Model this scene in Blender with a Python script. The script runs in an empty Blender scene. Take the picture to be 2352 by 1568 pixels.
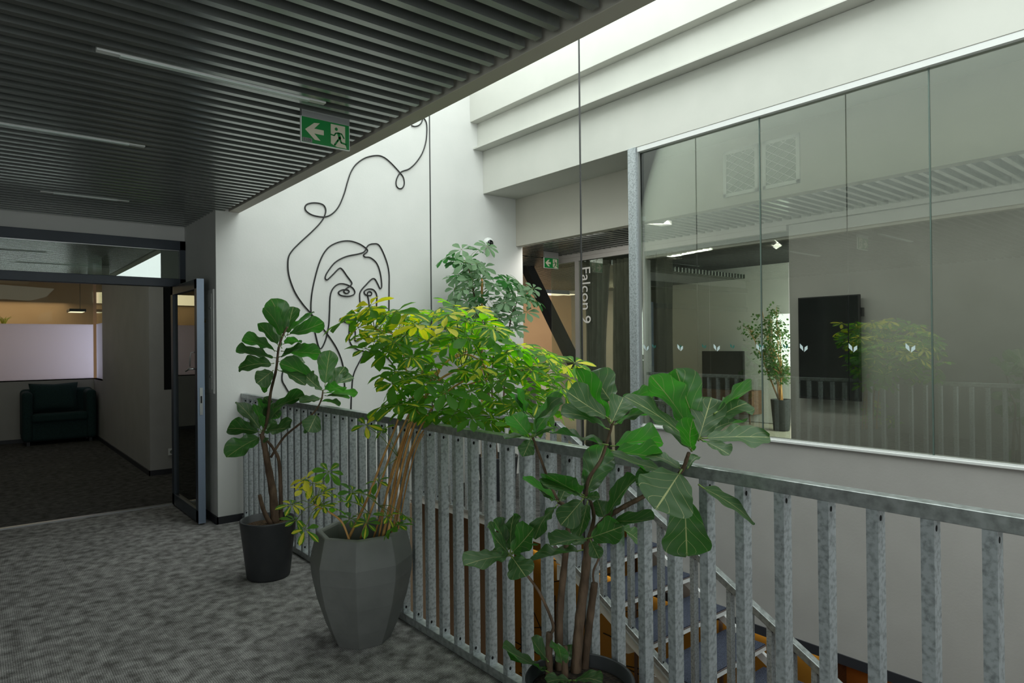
import bpy, bmesh, math, random
from mathutils import Vector, Matrix, noise
random.seed(7)
S = bpy.context.scene
COL = S.collection
V = Vector
# ------------------------------------------------------------------ camera
FPX = 1510.99
yaw, pit, rol = math.radians(39.446), math.radians(.2467), math.radians(-.6024)
CAM = V((0, 0, 1.5))
fw = V((math.sin(yaw)*math.cos(pit), math.cos(yaw)*math.cos(pit), math.sin(pit)))
rt = fw.cross(V((0, 0, 1))).normalized()
up = rt.cross(fw)
rt = rt*math.cos(rol) + up*math.sin(rol)
up = rt.cross(fw)
cd = bpy.data.cameras.new('camera'); cam = bpy.data.objects.new('camera', cd); COL.objects.link(cam)
cam.matrix_world = Matrix(((rt.x, up.x, -fw.x, 0), (rt.y, up.y, -fw.y, 0), (rt.z, up.z, -fw.z, 1.5), (0, 0, 0, 1)))
cd.sensor_width = 36; cd.lens = FPX/2352*36; cd.clip_start = .05
S.camera = cam

def ray(px, py):
    return (fw*FPX + rt*(px-1176) - up*(py-784))/FPX
def at(px, py, ax, val):
    """the point of the plane ax = val that the pixel sees"""
    d = ray(px, py); i = 'XYZ'.index(ax); t = (val-CAM[i])/d[i]
    return CAM + d*t
def dep(px, py, d):
    return CAM + ray(px, py)*d

# ------------------------------------------------------------------ world, lights, exposure
W = bpy.data.worlds.new('world'); S.world = W; W.use_nodes = True
W.node_tree.nodes['Background'].inputs[0].default_value = (.86, .97, 1, 1)
W.node_tree.nodes['Background'].inputs[1].default_value = .6
S.view_settings.view_transform = 'Standard'; S.view_settings.look = 'None'
S.view_settings.exposure = 0; S.view_settings.gamma = 1
S.view_settings.use_curve_mapping = False

def area(name, loc, target, sx, sy, power, col=(1, 1, 1), spread=180):
    l = bpy.data.lights.new(name, 'AREA'); l.shape = 'RECTANGLE'; l.size = sx; l.size_y = sy
    l.energy = power; l.color = col; l.spread = math.radians(spread)
    o = bpy.data.objects.new(name, l); COL.objects.link(o); o.location = loc
    d = (V(target)-V(loc)).normalized()
    o.rotation_euler = d.to_track_quat('-Z', 'Y').to_euler(); return o
# daylight through the roof light over the stair void
area('skylight_daylight', (3.05, 1.6, 4.86), (3.05, 1.6, 0), 8.4, 2.4, 205, (.92, 1, .97)).rotation_euler = (0, 0, math.pi/2)
# daylight through the tall window at the near end of the void
area('void_window_daylight', (3.05, -2.8, 3.0), (3.05, 3, 1.6), 2.3, 3.4, 62, (.9, .98, 1))
# windows behind the camera and on the left of the corridor
area('corridor_window_daylight', (.6, -2.85, 1.3), (.8, 3, .9), 2.0, 2.0, 34, (.92, .98, 1))
area('side_window_daylight', (-2.5, -.6, 1.5), (0, 2.6, 0), 2.4, 1.9, 42, (.95, 1, .98))
# rooms beyond
LQ = at(1502, 513, 'Z', 2.66)
area('partition_light', (LQ.x, LQ.y, 2.655), (6.4, 5.5, .6), .3, .1, 6, (1, .97, .9))
area('curtain_fill', (5.13, 5.3, 2.697), (6.4, 5.6, .9), .9, .04, 13, (1, .97, .9))  # added fill hidden above the lintel, brightens the curtain and lettering
area('hall_fill', (.2, 10.5, 2.9), (.2, 10.5, 0), 1.5, 3.0, 5.5, (.95, 1, .75))  # added fill that lifts the back room walls, not a real fixture
area('hall_front_fill', (.9, 7.6, 2.88), (1.6, 8.8, .8), 1.4, .8, 7, (.95, 1, .88))  # extra fill added for the wall face just past the door
area('back_room_daylight', (2.3, 14.2, 1.5), (1.3, 13.3, 1.5), .8, 1.4, 20, (.85, .9, 1))
area('back_room_lamp', (.2, 15.2, 2.5), (.2, 15, 0), 2.6, 1.5, 26, (1, .78, .52))
area('office_window_daylight', (10.6, 3.9, 1.7), (11.3, 6.6, 1.0), 1.2, 2.0, 110, (.95, 1, .97))
area('office_fill', (8.6, 1.2, 2.6), (9.0, 4.5, .6), 2.3, 2.3, 70, (1, .95, .88))  # added office fill, kept out of view behind the screen wall
area('lower_floor_light', (5.2, 3.2, -.75), (5.2, 3.2, -3), 1.0, 4.5, 34, (1, .84, .62))
area('far_office_fill', (10.3, 9.0, 2.6), (8.6, 10.5, 1), 1.4, 1.4, 60, (1, .82, .55))  # unseen fill behind the curtain, added to light the tan far wall
area('landing_corridor_fill', (5.15, 1.0, 2.697), (6.6, 1.0, .6), 5.5, .2, 32, (.95, 1, .95))  # unseen strip tucked behind the lintel, added to brighten the screen wall
sd = bpy.data.lights.new('sun', 'SUN'); sd.energy = 0; sd.angle = math.radians(9); sd.color = (1, .97, .9)

# ------------------------------------------------------------------ materials
def nmat(name, base=(.5, .5, .5), rough=.6, metal=0, spec=.5):
    m = bpy.data.materials.new(name); m.use_nodes = True
    b = m.node_tree.nodes['Principled BSDF']
    b.inputs['Base Color'].default_value = (*base, 1); b.inputs['Roughness'].default_value = rough
    b.inputs['Metallic'].default_value = metal; b.inputs['Specular IOR Level'].default_value = spec
    return m
def nz(m, scale, c1, c2, lo=.35, hi=.65, coord='Object', stretch=(1, 1, 1), bump=0, detail=4, rough=None, bscale=None):
    """noise-driven base colour (and bump) on a principled material"""
    nt = m.node_tree; N = nt.nodes; L = nt.links; b = N['Principled BSDF']
    tc = N.new('ShaderNodeTexCoord'); mp = N.new('ShaderNodeMapping'); mp.inputs['Scale'].default_value = stretch
    L.new(tc.outputs[coord], mp.inputs[0])
    t = N.new('ShaderNodeTexNoise'); t.inputs['Scale'].default_value = scale; t.inputs['Detail'].default_value = detail
    L.new(mp.outputs[0], t.inputs['Vector'])
    r = N.new('ShaderNodeValToRGB'); r.color_ramp.elements[0].position = lo; r.color_ramp.elements[1].position = hi
    r.color_ramp.elements[0].color = (*c1, 1); r.color_ramp.elements[1].color = (*c2, 1)
    L.new(t.outputs['Fac'], r.inputs[0]); L.new(r.outputs[0], b.inputs['Base Color'])
    if bump:
        t2 = t
        if bscale:
            t2 = N.new('ShaderNodeTexNoise'); t2.inputs['Scale'].default_value = bscale; L.new(mp.outputs[0], t2.inputs['Vector'])
        bp = N.new('ShaderNodeBump'); bp.inputs['Strength'].default_value = bump; bp.inputs['Distance'].default_value = .01
        L.new(t2.outputs['Fac'], bp.inputs['Height']); L.new(bp.outputs[0], b.inputs['Normal'])
    return m
M = {}
M['wall'] = nz(nmat('white_paint', rough=.75), 3, (.66, .665, .645), (.69, .69, .67), bump=.05, bscale=60)
M['wallgrey'] = nz(nmat('warm_grey_paint', rough=.8), 3, (.36, .35, .33), (.39, .38, .36), bump=.05, bscale=60)
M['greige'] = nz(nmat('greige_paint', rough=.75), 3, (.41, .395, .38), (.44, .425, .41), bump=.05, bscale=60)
M['beam'] = nz(nmat('beam_paint', rough=.55), 2, (.56, .565, .52), (.60, .60, .555))
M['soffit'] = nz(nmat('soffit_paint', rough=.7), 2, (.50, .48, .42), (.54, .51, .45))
M['slat'] = nz(nmat('grey_slat', rough=.24, metal=.8, spec=1), 1.5, (.42, .445, .425), (.48, .505, .485))
M['plenum'] = nmat('black_plenum', (.008, .008, .008), .9)
M['base'] = nmat('dark_skirting', (.025, .026, .032), .5)
M['frame'] = nz(nmat('navy_aluminium', rough=.42), 4, (.030, .042, .058), (.042, .056, .075))
M['frame_edge'] = nmat('blue_grey_aluminium', (.20, .25, .33), .35, .2)
M['galv'] = nz(nmat('galvanised_steel', rough=.42, metal=.4), 75, (.26, .285, .295), (.46, .50, .52), .32, .56, detail=8)
M['galvd'] = nz(nmat('galvanised_rail', rough=.38, metal=.6), 40, (.25, .27, .265), (.44, .47, .47), .3, .65, detail=8)
M['hole'] = nmat('dark_hole', (.004, .004, .004), .9)
M['black'] = nmat('black_cable', (.012, .012, .012), .5)
M['blacksteel'] = nmat('black_steel', (.012, .013, .014), .45)
M['concrete'] = nz(nmat('grey_concrete', rough=.62), 5, (.125, .130, .125), (.18, .185, .178), .3, .7, bump=.12, bscale=30)
M['pot'] = nz(nmat('charcoal_pot', rough=.45), 12, (.028, .030, .034), (.036, .038, .042))
M['soil'] = nz(nmat('bark_soil', rough=.95), 90, (.02, .01, .005), (.30, .18, .09), .4, .75, bump=1.0)
M['darksoil'] = nz(nmat('dark_soil', rough=.95), 60, (.012, .008, .005), (.06, .04, .025), .4, .7, bump=1.0)
M['bark'] = nz(nmat('brown_bark', rough=.85), 26, (.07, .042, .024), (.17, .11, .07), stretch=(1, 1, .35), bump=.6, bscale=60)
M['stem'] = nz(nmat('tan_stem', rough=.6), 14, (.36, .16, .035), (.58, .32, .11), stretch=(1, 1, .5), bump=.3, bscale=40)
M['greenstem'] = nmat('green_petiole', (.16, .24, .05), .5)
M['white'] = nmat('white_plastic', (.75, .76, .74), .4)
M['whitetrim'] = nmat('white_trim', (.72, .73, .72), .45)
M['screen'] = nmat('black_screen', (.006, .008, .009), .08)
M['tvframe'] = nmat('tv_bezel', (.008, .008, .009), .35)
M['signgreen'] = nmat('sign_green', (.0, .20, .035), .4)
M['signcream'] = nmat('sign_cream', (.60, .56, .44), .5)
M['taggrey'] = nmat('tag_grey', (.17, .19, .17), .5)
M['aluminium'] = nmat('satin_aluminium', (.45, .46, .46), .35, .8)
M['curtain'] = nz(nmat('grey_velvet', rough=.95), 30, (.085, .078, .070), (.13, .12, .108), stretch=(1, 1, .2))
M['teal_fabric'] = nz(nmat('dark_teal_fabric', rough=.9), 80, (.006, .026, .026), (.012, .040, .040))
M['ochre'] = nz(nmat('ochre_panel', rough=.3), .8, (.42, .22, .03), (.52, .28, .045))
M['orange'] = nmat('orange_panel', (.30, .12, .025), .4)
M['brownwall'] = nmat('taupe_paint', (.34, .25, .17), .8)
M['tan'] = nz(nmat('tan_wall', rough=.8), .7, (.44, .29, .18), (.50, .34, .21))
M['stepcarpet'] = nz(nmat('navy_carpet', rough=.95), 260, (.014, .018, .032), (.085, .10, .15), .42, .66, bump=.5)
M['nose'] = nmat('nosing_brown', (.13, .10, .09), .5)
M['wood'] = nmat('lower_wood', (.25, .12, .04), .35)
M['mesh'] = nmat('vent_dark', (.30, .33, .28), .8)
M['walnut'] = nz(nmat('walnut', rough=.5), 8, (.12, .06, .035), (.2, .11, .06), stretch=(1, 1, 6))
M['teal'] = nmat('teal_decal', (.02, .30, .28), .5)
M['decal'] = nmat('pale_decal', (.62, .74, .76), .5)
M['beanbag'] = nz(nmat('brown_leather', rough=.5), 5, (.13, .07, .035), (.2, .11, .06))
M['palefloor'] = nmat('pale_floor', (.5, .47, .38), .5)
M['yellow'] = nmat('yellow_paper', (.7, .6, .05), .6)
M['red'] = nmat('red_paint', (.6, .08, .02), .5)
def emis(name, col, st):
    m = bpy.data.materials.new(name); m.use_nodes = True; nt = m.node_tree; nt.nodes.clear()
    e = nt.nodes.new('ShaderNodeEmission'); e.inputs[0].default_value = (*col, 1); e.inputs[1].default_value = st
    o = nt.nodes.new('ShaderNodeOutputMaterial'); nt.links.new(e.outputs[0], o.inputs[0]); return m
M['lamp'] = emis('lamp_diffuser', (1, .85, .6), 1.6)
M['dayglass'] = emis('daylit_window', (.93, 1, .97), 2.2)
M['striplight'] = nmat('strip_diffuser', (.62, .70, .67), .35)

def carpet(name, dark, light, base2=None):
    m = nmat(name, rough=.95, spec=.15); nt = m.node_tree; N = nt.nodes; L = nt.links; b = N['Principled BSDF']
    tc = N.new('ShaderNodeTexCoord')
    def noi(sc, st=(1, 1, 1), det=3, rz=0):
        mp = N.new('ShaderNodeMapping'); mp.inputs['Scale'].default_value = st; mp.inputs['Rotation'].default_value = (0, 0, rz)
        L.new(tc.outputs['Object'], mp.inputs[0]); t = N.new('ShaderNodeTexNoise')
        t.inputs['Scale'].default_value = sc; t.inputs['Detail'].default_value = det; L.new(mp.outputs[0], t.inputs['Vector']); return t.outputs['Fac']
    big = noi(15, (1.0, 1.0, 1), 8)          # blotches woven across the tiles
    fine = noi(240, (1, 1, 1), 2)
    mp = N.new('ShaderNodeMapping'); mp.inputs['Rotation'].default_value = (0, 0, math.radians(0))
    L.new(tc.outputs['Object'], mp.inputs[0])
    wv = N.new('ShaderNodeTexWave'); wv.bands_direction = 'X'; wv.inputs['Scale'].default_value = 34; wv.inputs['Distortion'].default_value = 1.2
    wv.inputs['Detail Scale'].default_value = 6; L.new(mp.outputs[0], wv.inputs['Vector'])
    r = N.new('ShaderNodeValToRGB'); e = r.color_ramp.elements
    e[0].position = .33; e[1].position = .70; e[0].color = (*dark, 1); e[1].color = (*light, 1); L.new(big, r.inputs[0])
    def mr(src, a, bb, lo, hi):
        k = N.new('ShaderNodeMapRange'); k.inputs[1].default_value = a; k.inputs[2].default_value = bb
        k.inputs[3].default_value = lo; k.inputs[4].default_value = hi; L.new(src, k.inputs[0]); return k.outputs[0]
    mu = N.new('ShaderNodeMath'); mu.operation = 'MULTIPLY'
    L.new(mr(fine, .3, .7, .45, 1.55), mu.inputs[0]); L.new(mr(wv.outputs['Fac'], 0, 1, .7, 1.25), mu.inputs[1])
    # square carpet tiles: a faint tone step from tile to tile
    ck = N.new('ShaderNodeTexBrick'); ck.offset = 0; ck.inputs['Scale'].default_value = 1; ck.inputs['Brick Width'].default_value = .5; ck.inputs['Row Height'].default_value = .5
    ck.inputs['Mortar Size'].default_value = .002; ck.inputs['Color1'].default_value = (1.06,)*3+(1,); ck.inputs['Color2'].default_value = (.9,)*3+(1,); ck.inputs['Mortar'].default_value = (.8,)*3+(1,)
    L.new(tc.outputs['Object'], ck.inputs['Vector'])
    v1 = N.new('ShaderNodeVectorMath'); v1.operation = 'MULTIPLY'; L.new(r.outputs[0], v1.inputs[0]); L.new(ck.outputs[0], v1.inputs[1])
    v2 = N.new('ShaderNodeVectorMath'); v2.operation = 'SCALE'; L.new(v1.outputs[0], v2.inputs[0]); L.new(mu.outputs[0], v2.inputs['Scale'])
    L.new(v2.outputs[0], b.inputs['Base Color'])
    bp = N.new('ShaderNodeBump'); bp.inputs['Strength'].default_value = .5; bp.inputs['Distance'].default_value = .004
    L.new(fine, bp.inputs['Height']); L.new(bp.outputs[0], b.inputs['Normal'])
    return m
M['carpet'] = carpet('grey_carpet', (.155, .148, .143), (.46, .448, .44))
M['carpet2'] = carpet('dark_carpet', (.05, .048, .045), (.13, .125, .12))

def glassmat(name, tint=(.90, .95, .90), ior=1.5, rough=0, boost=1.7):
    m = bpy.data.materials.new(name); m.use_nodes = True; nt = m.node_tree; nt.nodes.clear(); N = nt.nodes; L = nt.links
    tr = N.new('ShaderNodeBsdfTransparent'); tr.inputs[0].default_value = (*tint, 1)
    gl = N.new('ShaderNodeBsdfGlossy'); gl.inputs['Roughness'].default_value = rough; gl.inputs[0].default_value = (.96, 1, .96, 1)
    fr = N.new('ShaderNodeFresnel'); fr.inputs[0].default_value = ior
    mu = N.new('ShaderNodeMath'); mu.operation = 'MULTIPLY'; mu.inputs[1].default_value = boost; mu.use_clamp = True
    L.new(fr.outputs[0], mu.inputs[0])
    mx = N.new('ShaderNodeMixShader'); L.new(mu.outputs[0], mx.inputs[0]); L.new(tr.outputs[0], mx.inputs[1]); L.new(gl.outputs[0], mx.inputs[2])
    o = N.new('ShaderNodeOutputMaterial'); L.new(mx.outputs[0], o.inputs[0]); return m
M['glass'] = glassmat('clear_glass', tint=(.93, .95, .91), boost=3.0)
M['glass2'] = glassmat('partition_glass', (.84, .88, .83), boost=.28)
M['glassdoor'] = glassmat('door_glass', (.72, .78, .75), boost=1.3)
fm = nmat('frosted_glass', (.55, .53, .54), .4); M['frost'] = fm
nt = fm.node_tree; tl = nt.nodes.new('ShaderNodeBsdfTranslucent'); tl.inputs[0].default_value = (.74, .72, .78, 1)
mx = nt.nodes.new('ShaderNodeMixShader'); mx.inputs[0].default_value = .8
nt.links.new(nt.nodes['Principled BSDF'].outputs[0], mx.inputs[1]); nt.links.new(tl.outputs[0], mx.inputs[2])
nt.links.new(mx.outputs[0], nt.nodes['Material Output'].inputs[0])

def leafmat(name, top, under, trans, vein, tw=.45, variegated=0, gloss=.38):
    """two-sided leaf: UV u runs across (0.5 = midrib), v from base to tip"""
    m = nmat(name, rough=gloss); nt = m.node_tree; N = nt.nodes; L = nt.links; b = N['Principled BSDF']
    def mth(op, a, bb=None, c=False):
        k = N.new('ShaderNodeMath'); k.operation = op; k.use_clamp = c
        for i, s in enumerate((a, bb)):
            if s is None: continue
            if isinstance(s, (int, float)): k.inputs[i].default_value = s
            else: L.new(s, k.inputs[i])
        return k.outputs[0]
    def mix(f, a, bb):
        k = N.new('ShaderNodeMix'); k.data_type = 'RGBA'
        if isinstance(f, (int, float)): k.inputs[0].default_value = f
        else: L.new(f, k.inputs[0])
        for i, s in ((6, a), (7, bb)):
            if isinstance(s, tuple): k.inputs[i].default_value = (*s, 1)
            else: L.new(s, k.inputs[i])
        return k.outputs[2]
    uv = N.new('ShaderNodeUVMap'); sp = N.new('ShaderNodeSeparateXYZ'); L.new(uv.outputs[0], sp.inputs[0])
    a = mth('ABSOLUTE', mth('SUBTRACT', sp.outputs[0], .5))
    mid = mth('LESS_THAN', a, .015)
    side = mth('FRACT', mth('ADD', mth('SUBTRACT', mth('MULTIPLY', sp.outputs[1], 4.3), mth('MULTIPLY', a, 3.6)), .1))
    sv = mth('LESS_THAN', side, .04)
    vn = mth('MAXIMUM', mid, mth('MULTIPLY', sv, .75))
    geo = N.new('ShaderNodeNewGeometry')
    tc = N.new('ShaderNodeTexCoord'); no = N.new('ShaderNodeTexNoise'); no.inputs['Scale'].default_value = 9; L.new(tc.outputs['Object'], no.inputs['Vector'])
    var = mth('MULTIPLY', no.outputs['Fac'], 1.0)
    oi = N.new('ShaderNodeObjectInfo'); var = mth('ADD', mth('MULTIPLY', oi.outputs['Random'], .75), mth('MULTIPLY', no.outputs['Fac'], .4), True)
    topc = mix(var, tuple(x*.42 for x in top), tuple(min(1, x*1.5) for x in top))
    trc = mix(var, tuple(x*.75 for x in trans), tuple(min(1, x*1.25) for x in trans))
    if variegated:
        at_ = N.new('ShaderNodeAttribute'); at_.attribute_name = 'varieg'
        n2 = N.new('ShaderNodeTexNoise'); n2.inputs['Scale'].default_value = 2.2; n2.inputs['Detail'].default_value = 3
        mp = N.new('ShaderNodeMapping'); mp.inputs['Scale'].default_value = (5, 1.2, 1)
        cb = N.new('ShaderNodeCombineXYZ'); L.new(a, cb.inputs[0]); L.new(sp.outputs[1], cb.inputs[1]); L.new(at_.outputs['Fac'], cb.inputs[2])
        L.new(cb.outputs[0], mp.inputs[0]); L.new(mp.outputs[0], n2.inputs['Vector'])
        # the yellow flames out from the midrib; varieg in 0..1 says how far
        th = mth('SUBTRACT', mth('ADD', mth('MULTIPLY', at_.outputs['Fac'], .72), mth('MULTIPLY', n2.outputs['Fac'], .5)), .36)
        yl = mth('GREATER_THAN', mth('SUBTRACT', th, a), 0)
        topc = mix(yl, topc, (.92, .84, .08)); trc = mix(yl, trc, (1, .94, .01))
        vn = mth('MULTIPLY', vn, .35)
    topc = mix(vn, topc, vein); trc = mix(vn, trc, tuple(x*.6 for x in vein))
    bc = mix(geo.outputs['Backfacing'], topc, mix(vn, (mix(yl, under, (.85, .78, .08)) if variegated else under), vein))
    L.new(bc, b.inputs['Base Color'])
    rg = mth('ADD', mth('MULTIPLY', geo.outputs['Backfacing'], .25), gloss); L.new(rg, b.inputs['Roughness'])
    bp = N.new('ShaderNodeBump'); bp.inputs['Strength'].default_value = .35; bp.inputs['Distance'].default_value = .004; L.new(vn, bp.inputs['Height']); L.new(bp.outputs[0], b.inputs['Normal'])
    tl = N.new('ShaderNodeBsdfTranslucent'); L.new(trc, tl.inputs[0])
    mx = N.new('ShaderNodeMixShader'); mx.inputs[0].default_value = tw
    L.new(b.outputs[0], mx.inputs[1]); L.new(tl.outputs[0], mx.inputs[2]); L.new(mx.outputs[0], N['Material Output'].inputs[0])
    return m
M['fig'] = leafmat('fig_leaf', (.085, .125, .072), (.05, .10, .035), (.05, .42, .006), (.40, .46, .18), .30, gloss=.3)
M['arali'] = leafmat('variegated_leaf', (.04, .15, .022), (.05, .15, .025), (.30, .82, .012), (.3, .4, .1), .5, variegated=1)
M['araligreen'] = leafmat('green_leaf', (.12, .23, .135), (.17, .27, .15), (.05, .35, .04), (.2, .3, .14), .3, gloss=.45)
M['ficus'] = leafmat('small_leaf', (.04, .10, .025), (.08, .15, .05), (.12, .35, .03), (.2, .3, .1), .4)

# ------------------------------------------------------------------ mesh helpers
class MB:
    def __init__(s): s.v = []; s.f = []; s.m = []; s.mats = []; s.uv = {}; s.attr = []
    def mi(s, mat):
        if mat not in s.mats: s.mats.append(mat)
        return s.mats.index(mat)
    def box(s, x0, x1, y0, y1, z0, z1, mat=0):
        b = len(s.v)
        s.v += [(x0, y0, z0), (x1, y0, z0), (x1, y1, z0), (x0, y1, z0), (x0, y0, z1), (x1, y0, z1), (x1, y1, z1), (x0, y1, z1)]
        for f in ((3, 2, 1, 0), (4, 5, 6, 7), (0, 1, 5, 4), (1, 2, 6, 5), (2, 3, 7, 6), (3, 0, 4, 7)):
            s.f.append([b+i for i in f]); s.m.append(mat)
        return s
    def beam(s, p, q, w, h, upv=(0, 0, 1), mat=0):
        """bar from p to q, w across, h along upv"""
        p, q = V(p), V(q); a = (q-p).normalized(); u = V(upv); u = (u-a*u.dot(a)).normalized(); c = a.cross(u)
        b = len(s.v)
        for e in (p, q):
            for i, j in ((-1, -1), (1, -1), (1, 1), (-1, 1)): s.v.append(tuple(e+c*(i*w/2)+u*(j*h/2)))
        for f in ((0, 1, 2, 3), (7, 6, 5, 4), (0, 4, 5, 1), (1, 5, 6, 2), (2, 6, 7, 3), (3, 7, 4, 0)):
            s.f.append([b+i for i in f]); s.m.append(mat)
        return s
    def tube(s, pts, rad, n=8, mat=0, close=True):
        pts = [V(p) for p in pts]; b = len(s.v); k = len(pts)
        if not hasattr(rad, '__len__'): rad = [rad]*k
        pv = None
        for i, p in enumerate(pts):
            t = (pts[min(i+1, k-1)]-pts[max(i-1, 0)])
            t = t.normalized() if t.length > 1e-9 else V((0, 0, 1))
            if pv is None: pv = t.orthogonal().normalized()
            pv = (pv-t*pv.dot(t)); pv = pv.normalized() if pv.length > 1e-6 else t.orthogonal().normalized()
            c = t.cross(pv)
            for j in range(n):
                an = 2*math.pi*j/n; s.v.append(tuple(p+(pv*math.cos(an)+c*math.sin(an))*rad[i]))
        for i in range(k-1):
            for j in range(n):
                s.f.append([b+i*n+j, b+i*n+(j+1) % n, b+(i+1)*n+(j+1) % n, b+(i+1)*n+j]); s.m.append(mat)
        if close:
            s.f.append([b+j for j in range(n)][::-1]); s.m.append(mat); s.f.append([b+(k-1)*n+j for j in range(n)]); s.m.append(mat)
        return s
    def lathe(s, prof, c=(0, 0, 0), n=40, mat=0, rot=0):
        b = len(s.v); k = len(prof)
        for r, z in prof:
            for j in range(n):
                an = 2*math.pi*j/n+rot; s.v.append((c[0]+r*math.cos(an), c[1]+r*math.sin(an), c[2]+z))
        for i in range(k-1):
            for j in range(n):
                s.f.append([b+i*n+j, b+i*n+(j+1) % n, b+(i+1)*n+(j+1) % n, b+(i+1)*n+j]); s.m.append(mat)
        s.f.append([b+j for j in range(n)][::-1]); s.m.append(mat)
        s.f.append([b+(k-1)*n+j for j in range(n)]); s.m.append(mat)
        return s
    def poly(s, pts, mat=0):
        b = len(s.v); s.v += [tuple(p) for p in pts]; s.f.append(list(range(b, b+len(pts)))); s.m.append(mat); return s
    def prism(s, pts, d, mat=0):
        """extrude polygon pts along vector d"""
        b = len(s.v); n = len(pts); d = V(d)
        s.v += [tuple(V(p)) for p in pts]+[tuple(V(p)+d) for p in pts]
        s.f.append(list(range(b, b+n))[::-1]); s.m.append(mat); s.f.append(list(range(b+n, b+2*n))); s.m.append(mat)
        for i in range(n):
            j = (i+1) % n; s.f.append([b+i, b+j, b+n+j, b+n+i]); s.m.append(mat)
        return s
    def build(s, name, mats, parent=None, smooth=False, bevel=0, bevseg=2, fixn=True):
        me = bpy.data.meshes.new(name); me.from_pydata(s.v, [], s.f)
        for mt in (mats if isinstance(mats, (list, tuple)) else [mats]): me.materials.append(mt)
        for p, i in zip(me.polygons, s.m): p.material_index = i; p.use_smooth = smooth
        if s.uv:
            ul = me.uv_layers.new(name='UVMap')
            for l in me.loops: ul.data[l.index].uv = s.uv.get(l.vertex_index, (.5, .5))
        if s.attr:
            a = me.attributes.new('varieg', 'FLOAT', 'POINT')
            for i, x in enumerate(s.attr): a.data[i].value = x
        o = bpy.data.objects.new(name, me); COL.objects.link(o)
        if fixn and not s.uv:
            bm = bmesh.new(); bm.from_mesh(me); bmesh.ops.recalc_face_normals(bm, faces=bm.faces)
            bm.to_mesh(me); bm.free()
        if bevel:
            md = o.modifiers.new('bevel', 'BEVEL'); md.width = bevel; md.segments = bevseg; md.limit_method = 'ANGLE'
        if parent: put(o, parent)
        return o
def put(o, parent):
    o.parent = parent; o.matrix_parent_inverse = parent_inv(parent)
def parent_inv(p):
    return Matrix.LocRotScale(p.location, p.rotation_euler, p.scale).inverted()
def tag(o, label=None, cat=None, group=None, kind=None):
    if label: o['label'] = label
    if cat: o['category'] = cat
    if group: o['group'] = group
    if kind: o['kind'] = kind
    return o
def thing(name, loc, label, cat, group=None):
    o = bpy.data.objects.new(name, None); o.empty_display_size = .1; COL.objects.link(o); o.location = loc
    return tag(o, label, cat, group)
def struct(name, mb, mats, parent=None, **k):
    o = mb.build(name, mats, parent, **k); o['kind'] = 'structure'; return o
def smooth_path(pts, n=6):
    """Catmull-Rom through the points"""
    pts = [V(p) for p in pts]; out = []
    P_ = [pts[0]*2-pts[1]]+pts+[pts[-1]*2-pts[-2]]
    for i in range(1, len(P_)-2):
        a, b, c, d = P_[i-1:i+3]
        for k in range(n):
            t = k/n; out.append(.5*((2*b)+(c-a)*t+(2*a-5*b+4*c-d)*t*t+(3*b-a-3*c+d)*t**3))
    out.append(pts[-1]); return out
def text_part(name, txt, size, mat, origin, xdir, ydir, parent, ext=.0008):
    cu = bpy.data.curves.new('t', 'FONT'); cu.body = txt; cu.size = size; cu.extrude = ext
    to = bpy.data.objects.new('t', cu); COL.objects.link(to)
    dg = bpy.context.evaluated_depsgraph_get(); me = bpy.data.meshes.new_from_object(to.evaluated_get(dg))
    bpy.data.objects.remove(to); me.materials.clear(); me.materials.append(mat)
    xd, yd = V(xdir).normalized(), V(ydir).normalized(); zd = xd.cross(yd)
    mw = Matrix(((xd.x, yd.x, zd.x, origin[0]), (xd.y, yd.y, zd.y, origin[1]), (xd.z, yd.z, zd.z, origin[2]), (0, 0, 0, 1)))
    me.transform(mw); o = bpy.data.objects.new(name, me); COL.objects.link(o)
    if parent: put(o, parent)
    return o

YE = 5.913   # face of the end wall
YD = 6.963   # door wall
# ------------------------------------------------------------------ setting
struct('floor', MB().box(-2.6, 1.86, -3, YD, -.3, 0), M['carpet'])
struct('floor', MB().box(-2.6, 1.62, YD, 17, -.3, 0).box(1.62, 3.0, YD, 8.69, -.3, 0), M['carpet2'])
struct('trim_1', MB().box(-2.6, 1.56, YD-.03, YD+.02, 0, .012), M['aluminium'])
struct('wall_end', MB().box(1.613, 5.04, YE, 7.05, -3.3, 4.9), M['wall'])
struct('baseboard_end', MB().box(1.598, 1.84, YE-.014, YE, 0, .06).box(1.599, 1.613, YE-.014, YD, 0, .06), M['base'])
struct('wall_door', MB().box(-2.6, 1.613, YD, 7.1, 2.53, 2.95), M['wall'])
struct('wall_left', MB().box(-2.75, -2.6, -3.1, -1.9, 0, 2.95).box(-2.75, -2.6, -1.9, .6, 0, .35).box(-2.75, -2.6, -1.9, .6, 2.35, 2.95).box(-2.75, -2.6, .6, 7.1, 0, 2.95), M['wallgrey'])
struct('wall_back', MB().box(-2.75, 1.8, -3.15, -3, 0, 2.95).box(1.8, 5.0, -3.15, -3, -3.3, 4.9).box(5.0, 12.9, -3.15, -3, -3.3, 2.95), M['wallgrey'])
# upper side wall above the edge of the slatted ceiling, lit by the roof light
mb = MB().box(1.72, 1.808, -3, YE, 2.665, 4.9)
struct('trim_2', mb, M['soffit'], bevel=.002)
struct('wall_upper', MB().box(1.80, 1.812, -3, YE, 2.70, 4.9), M['wall'])
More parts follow.
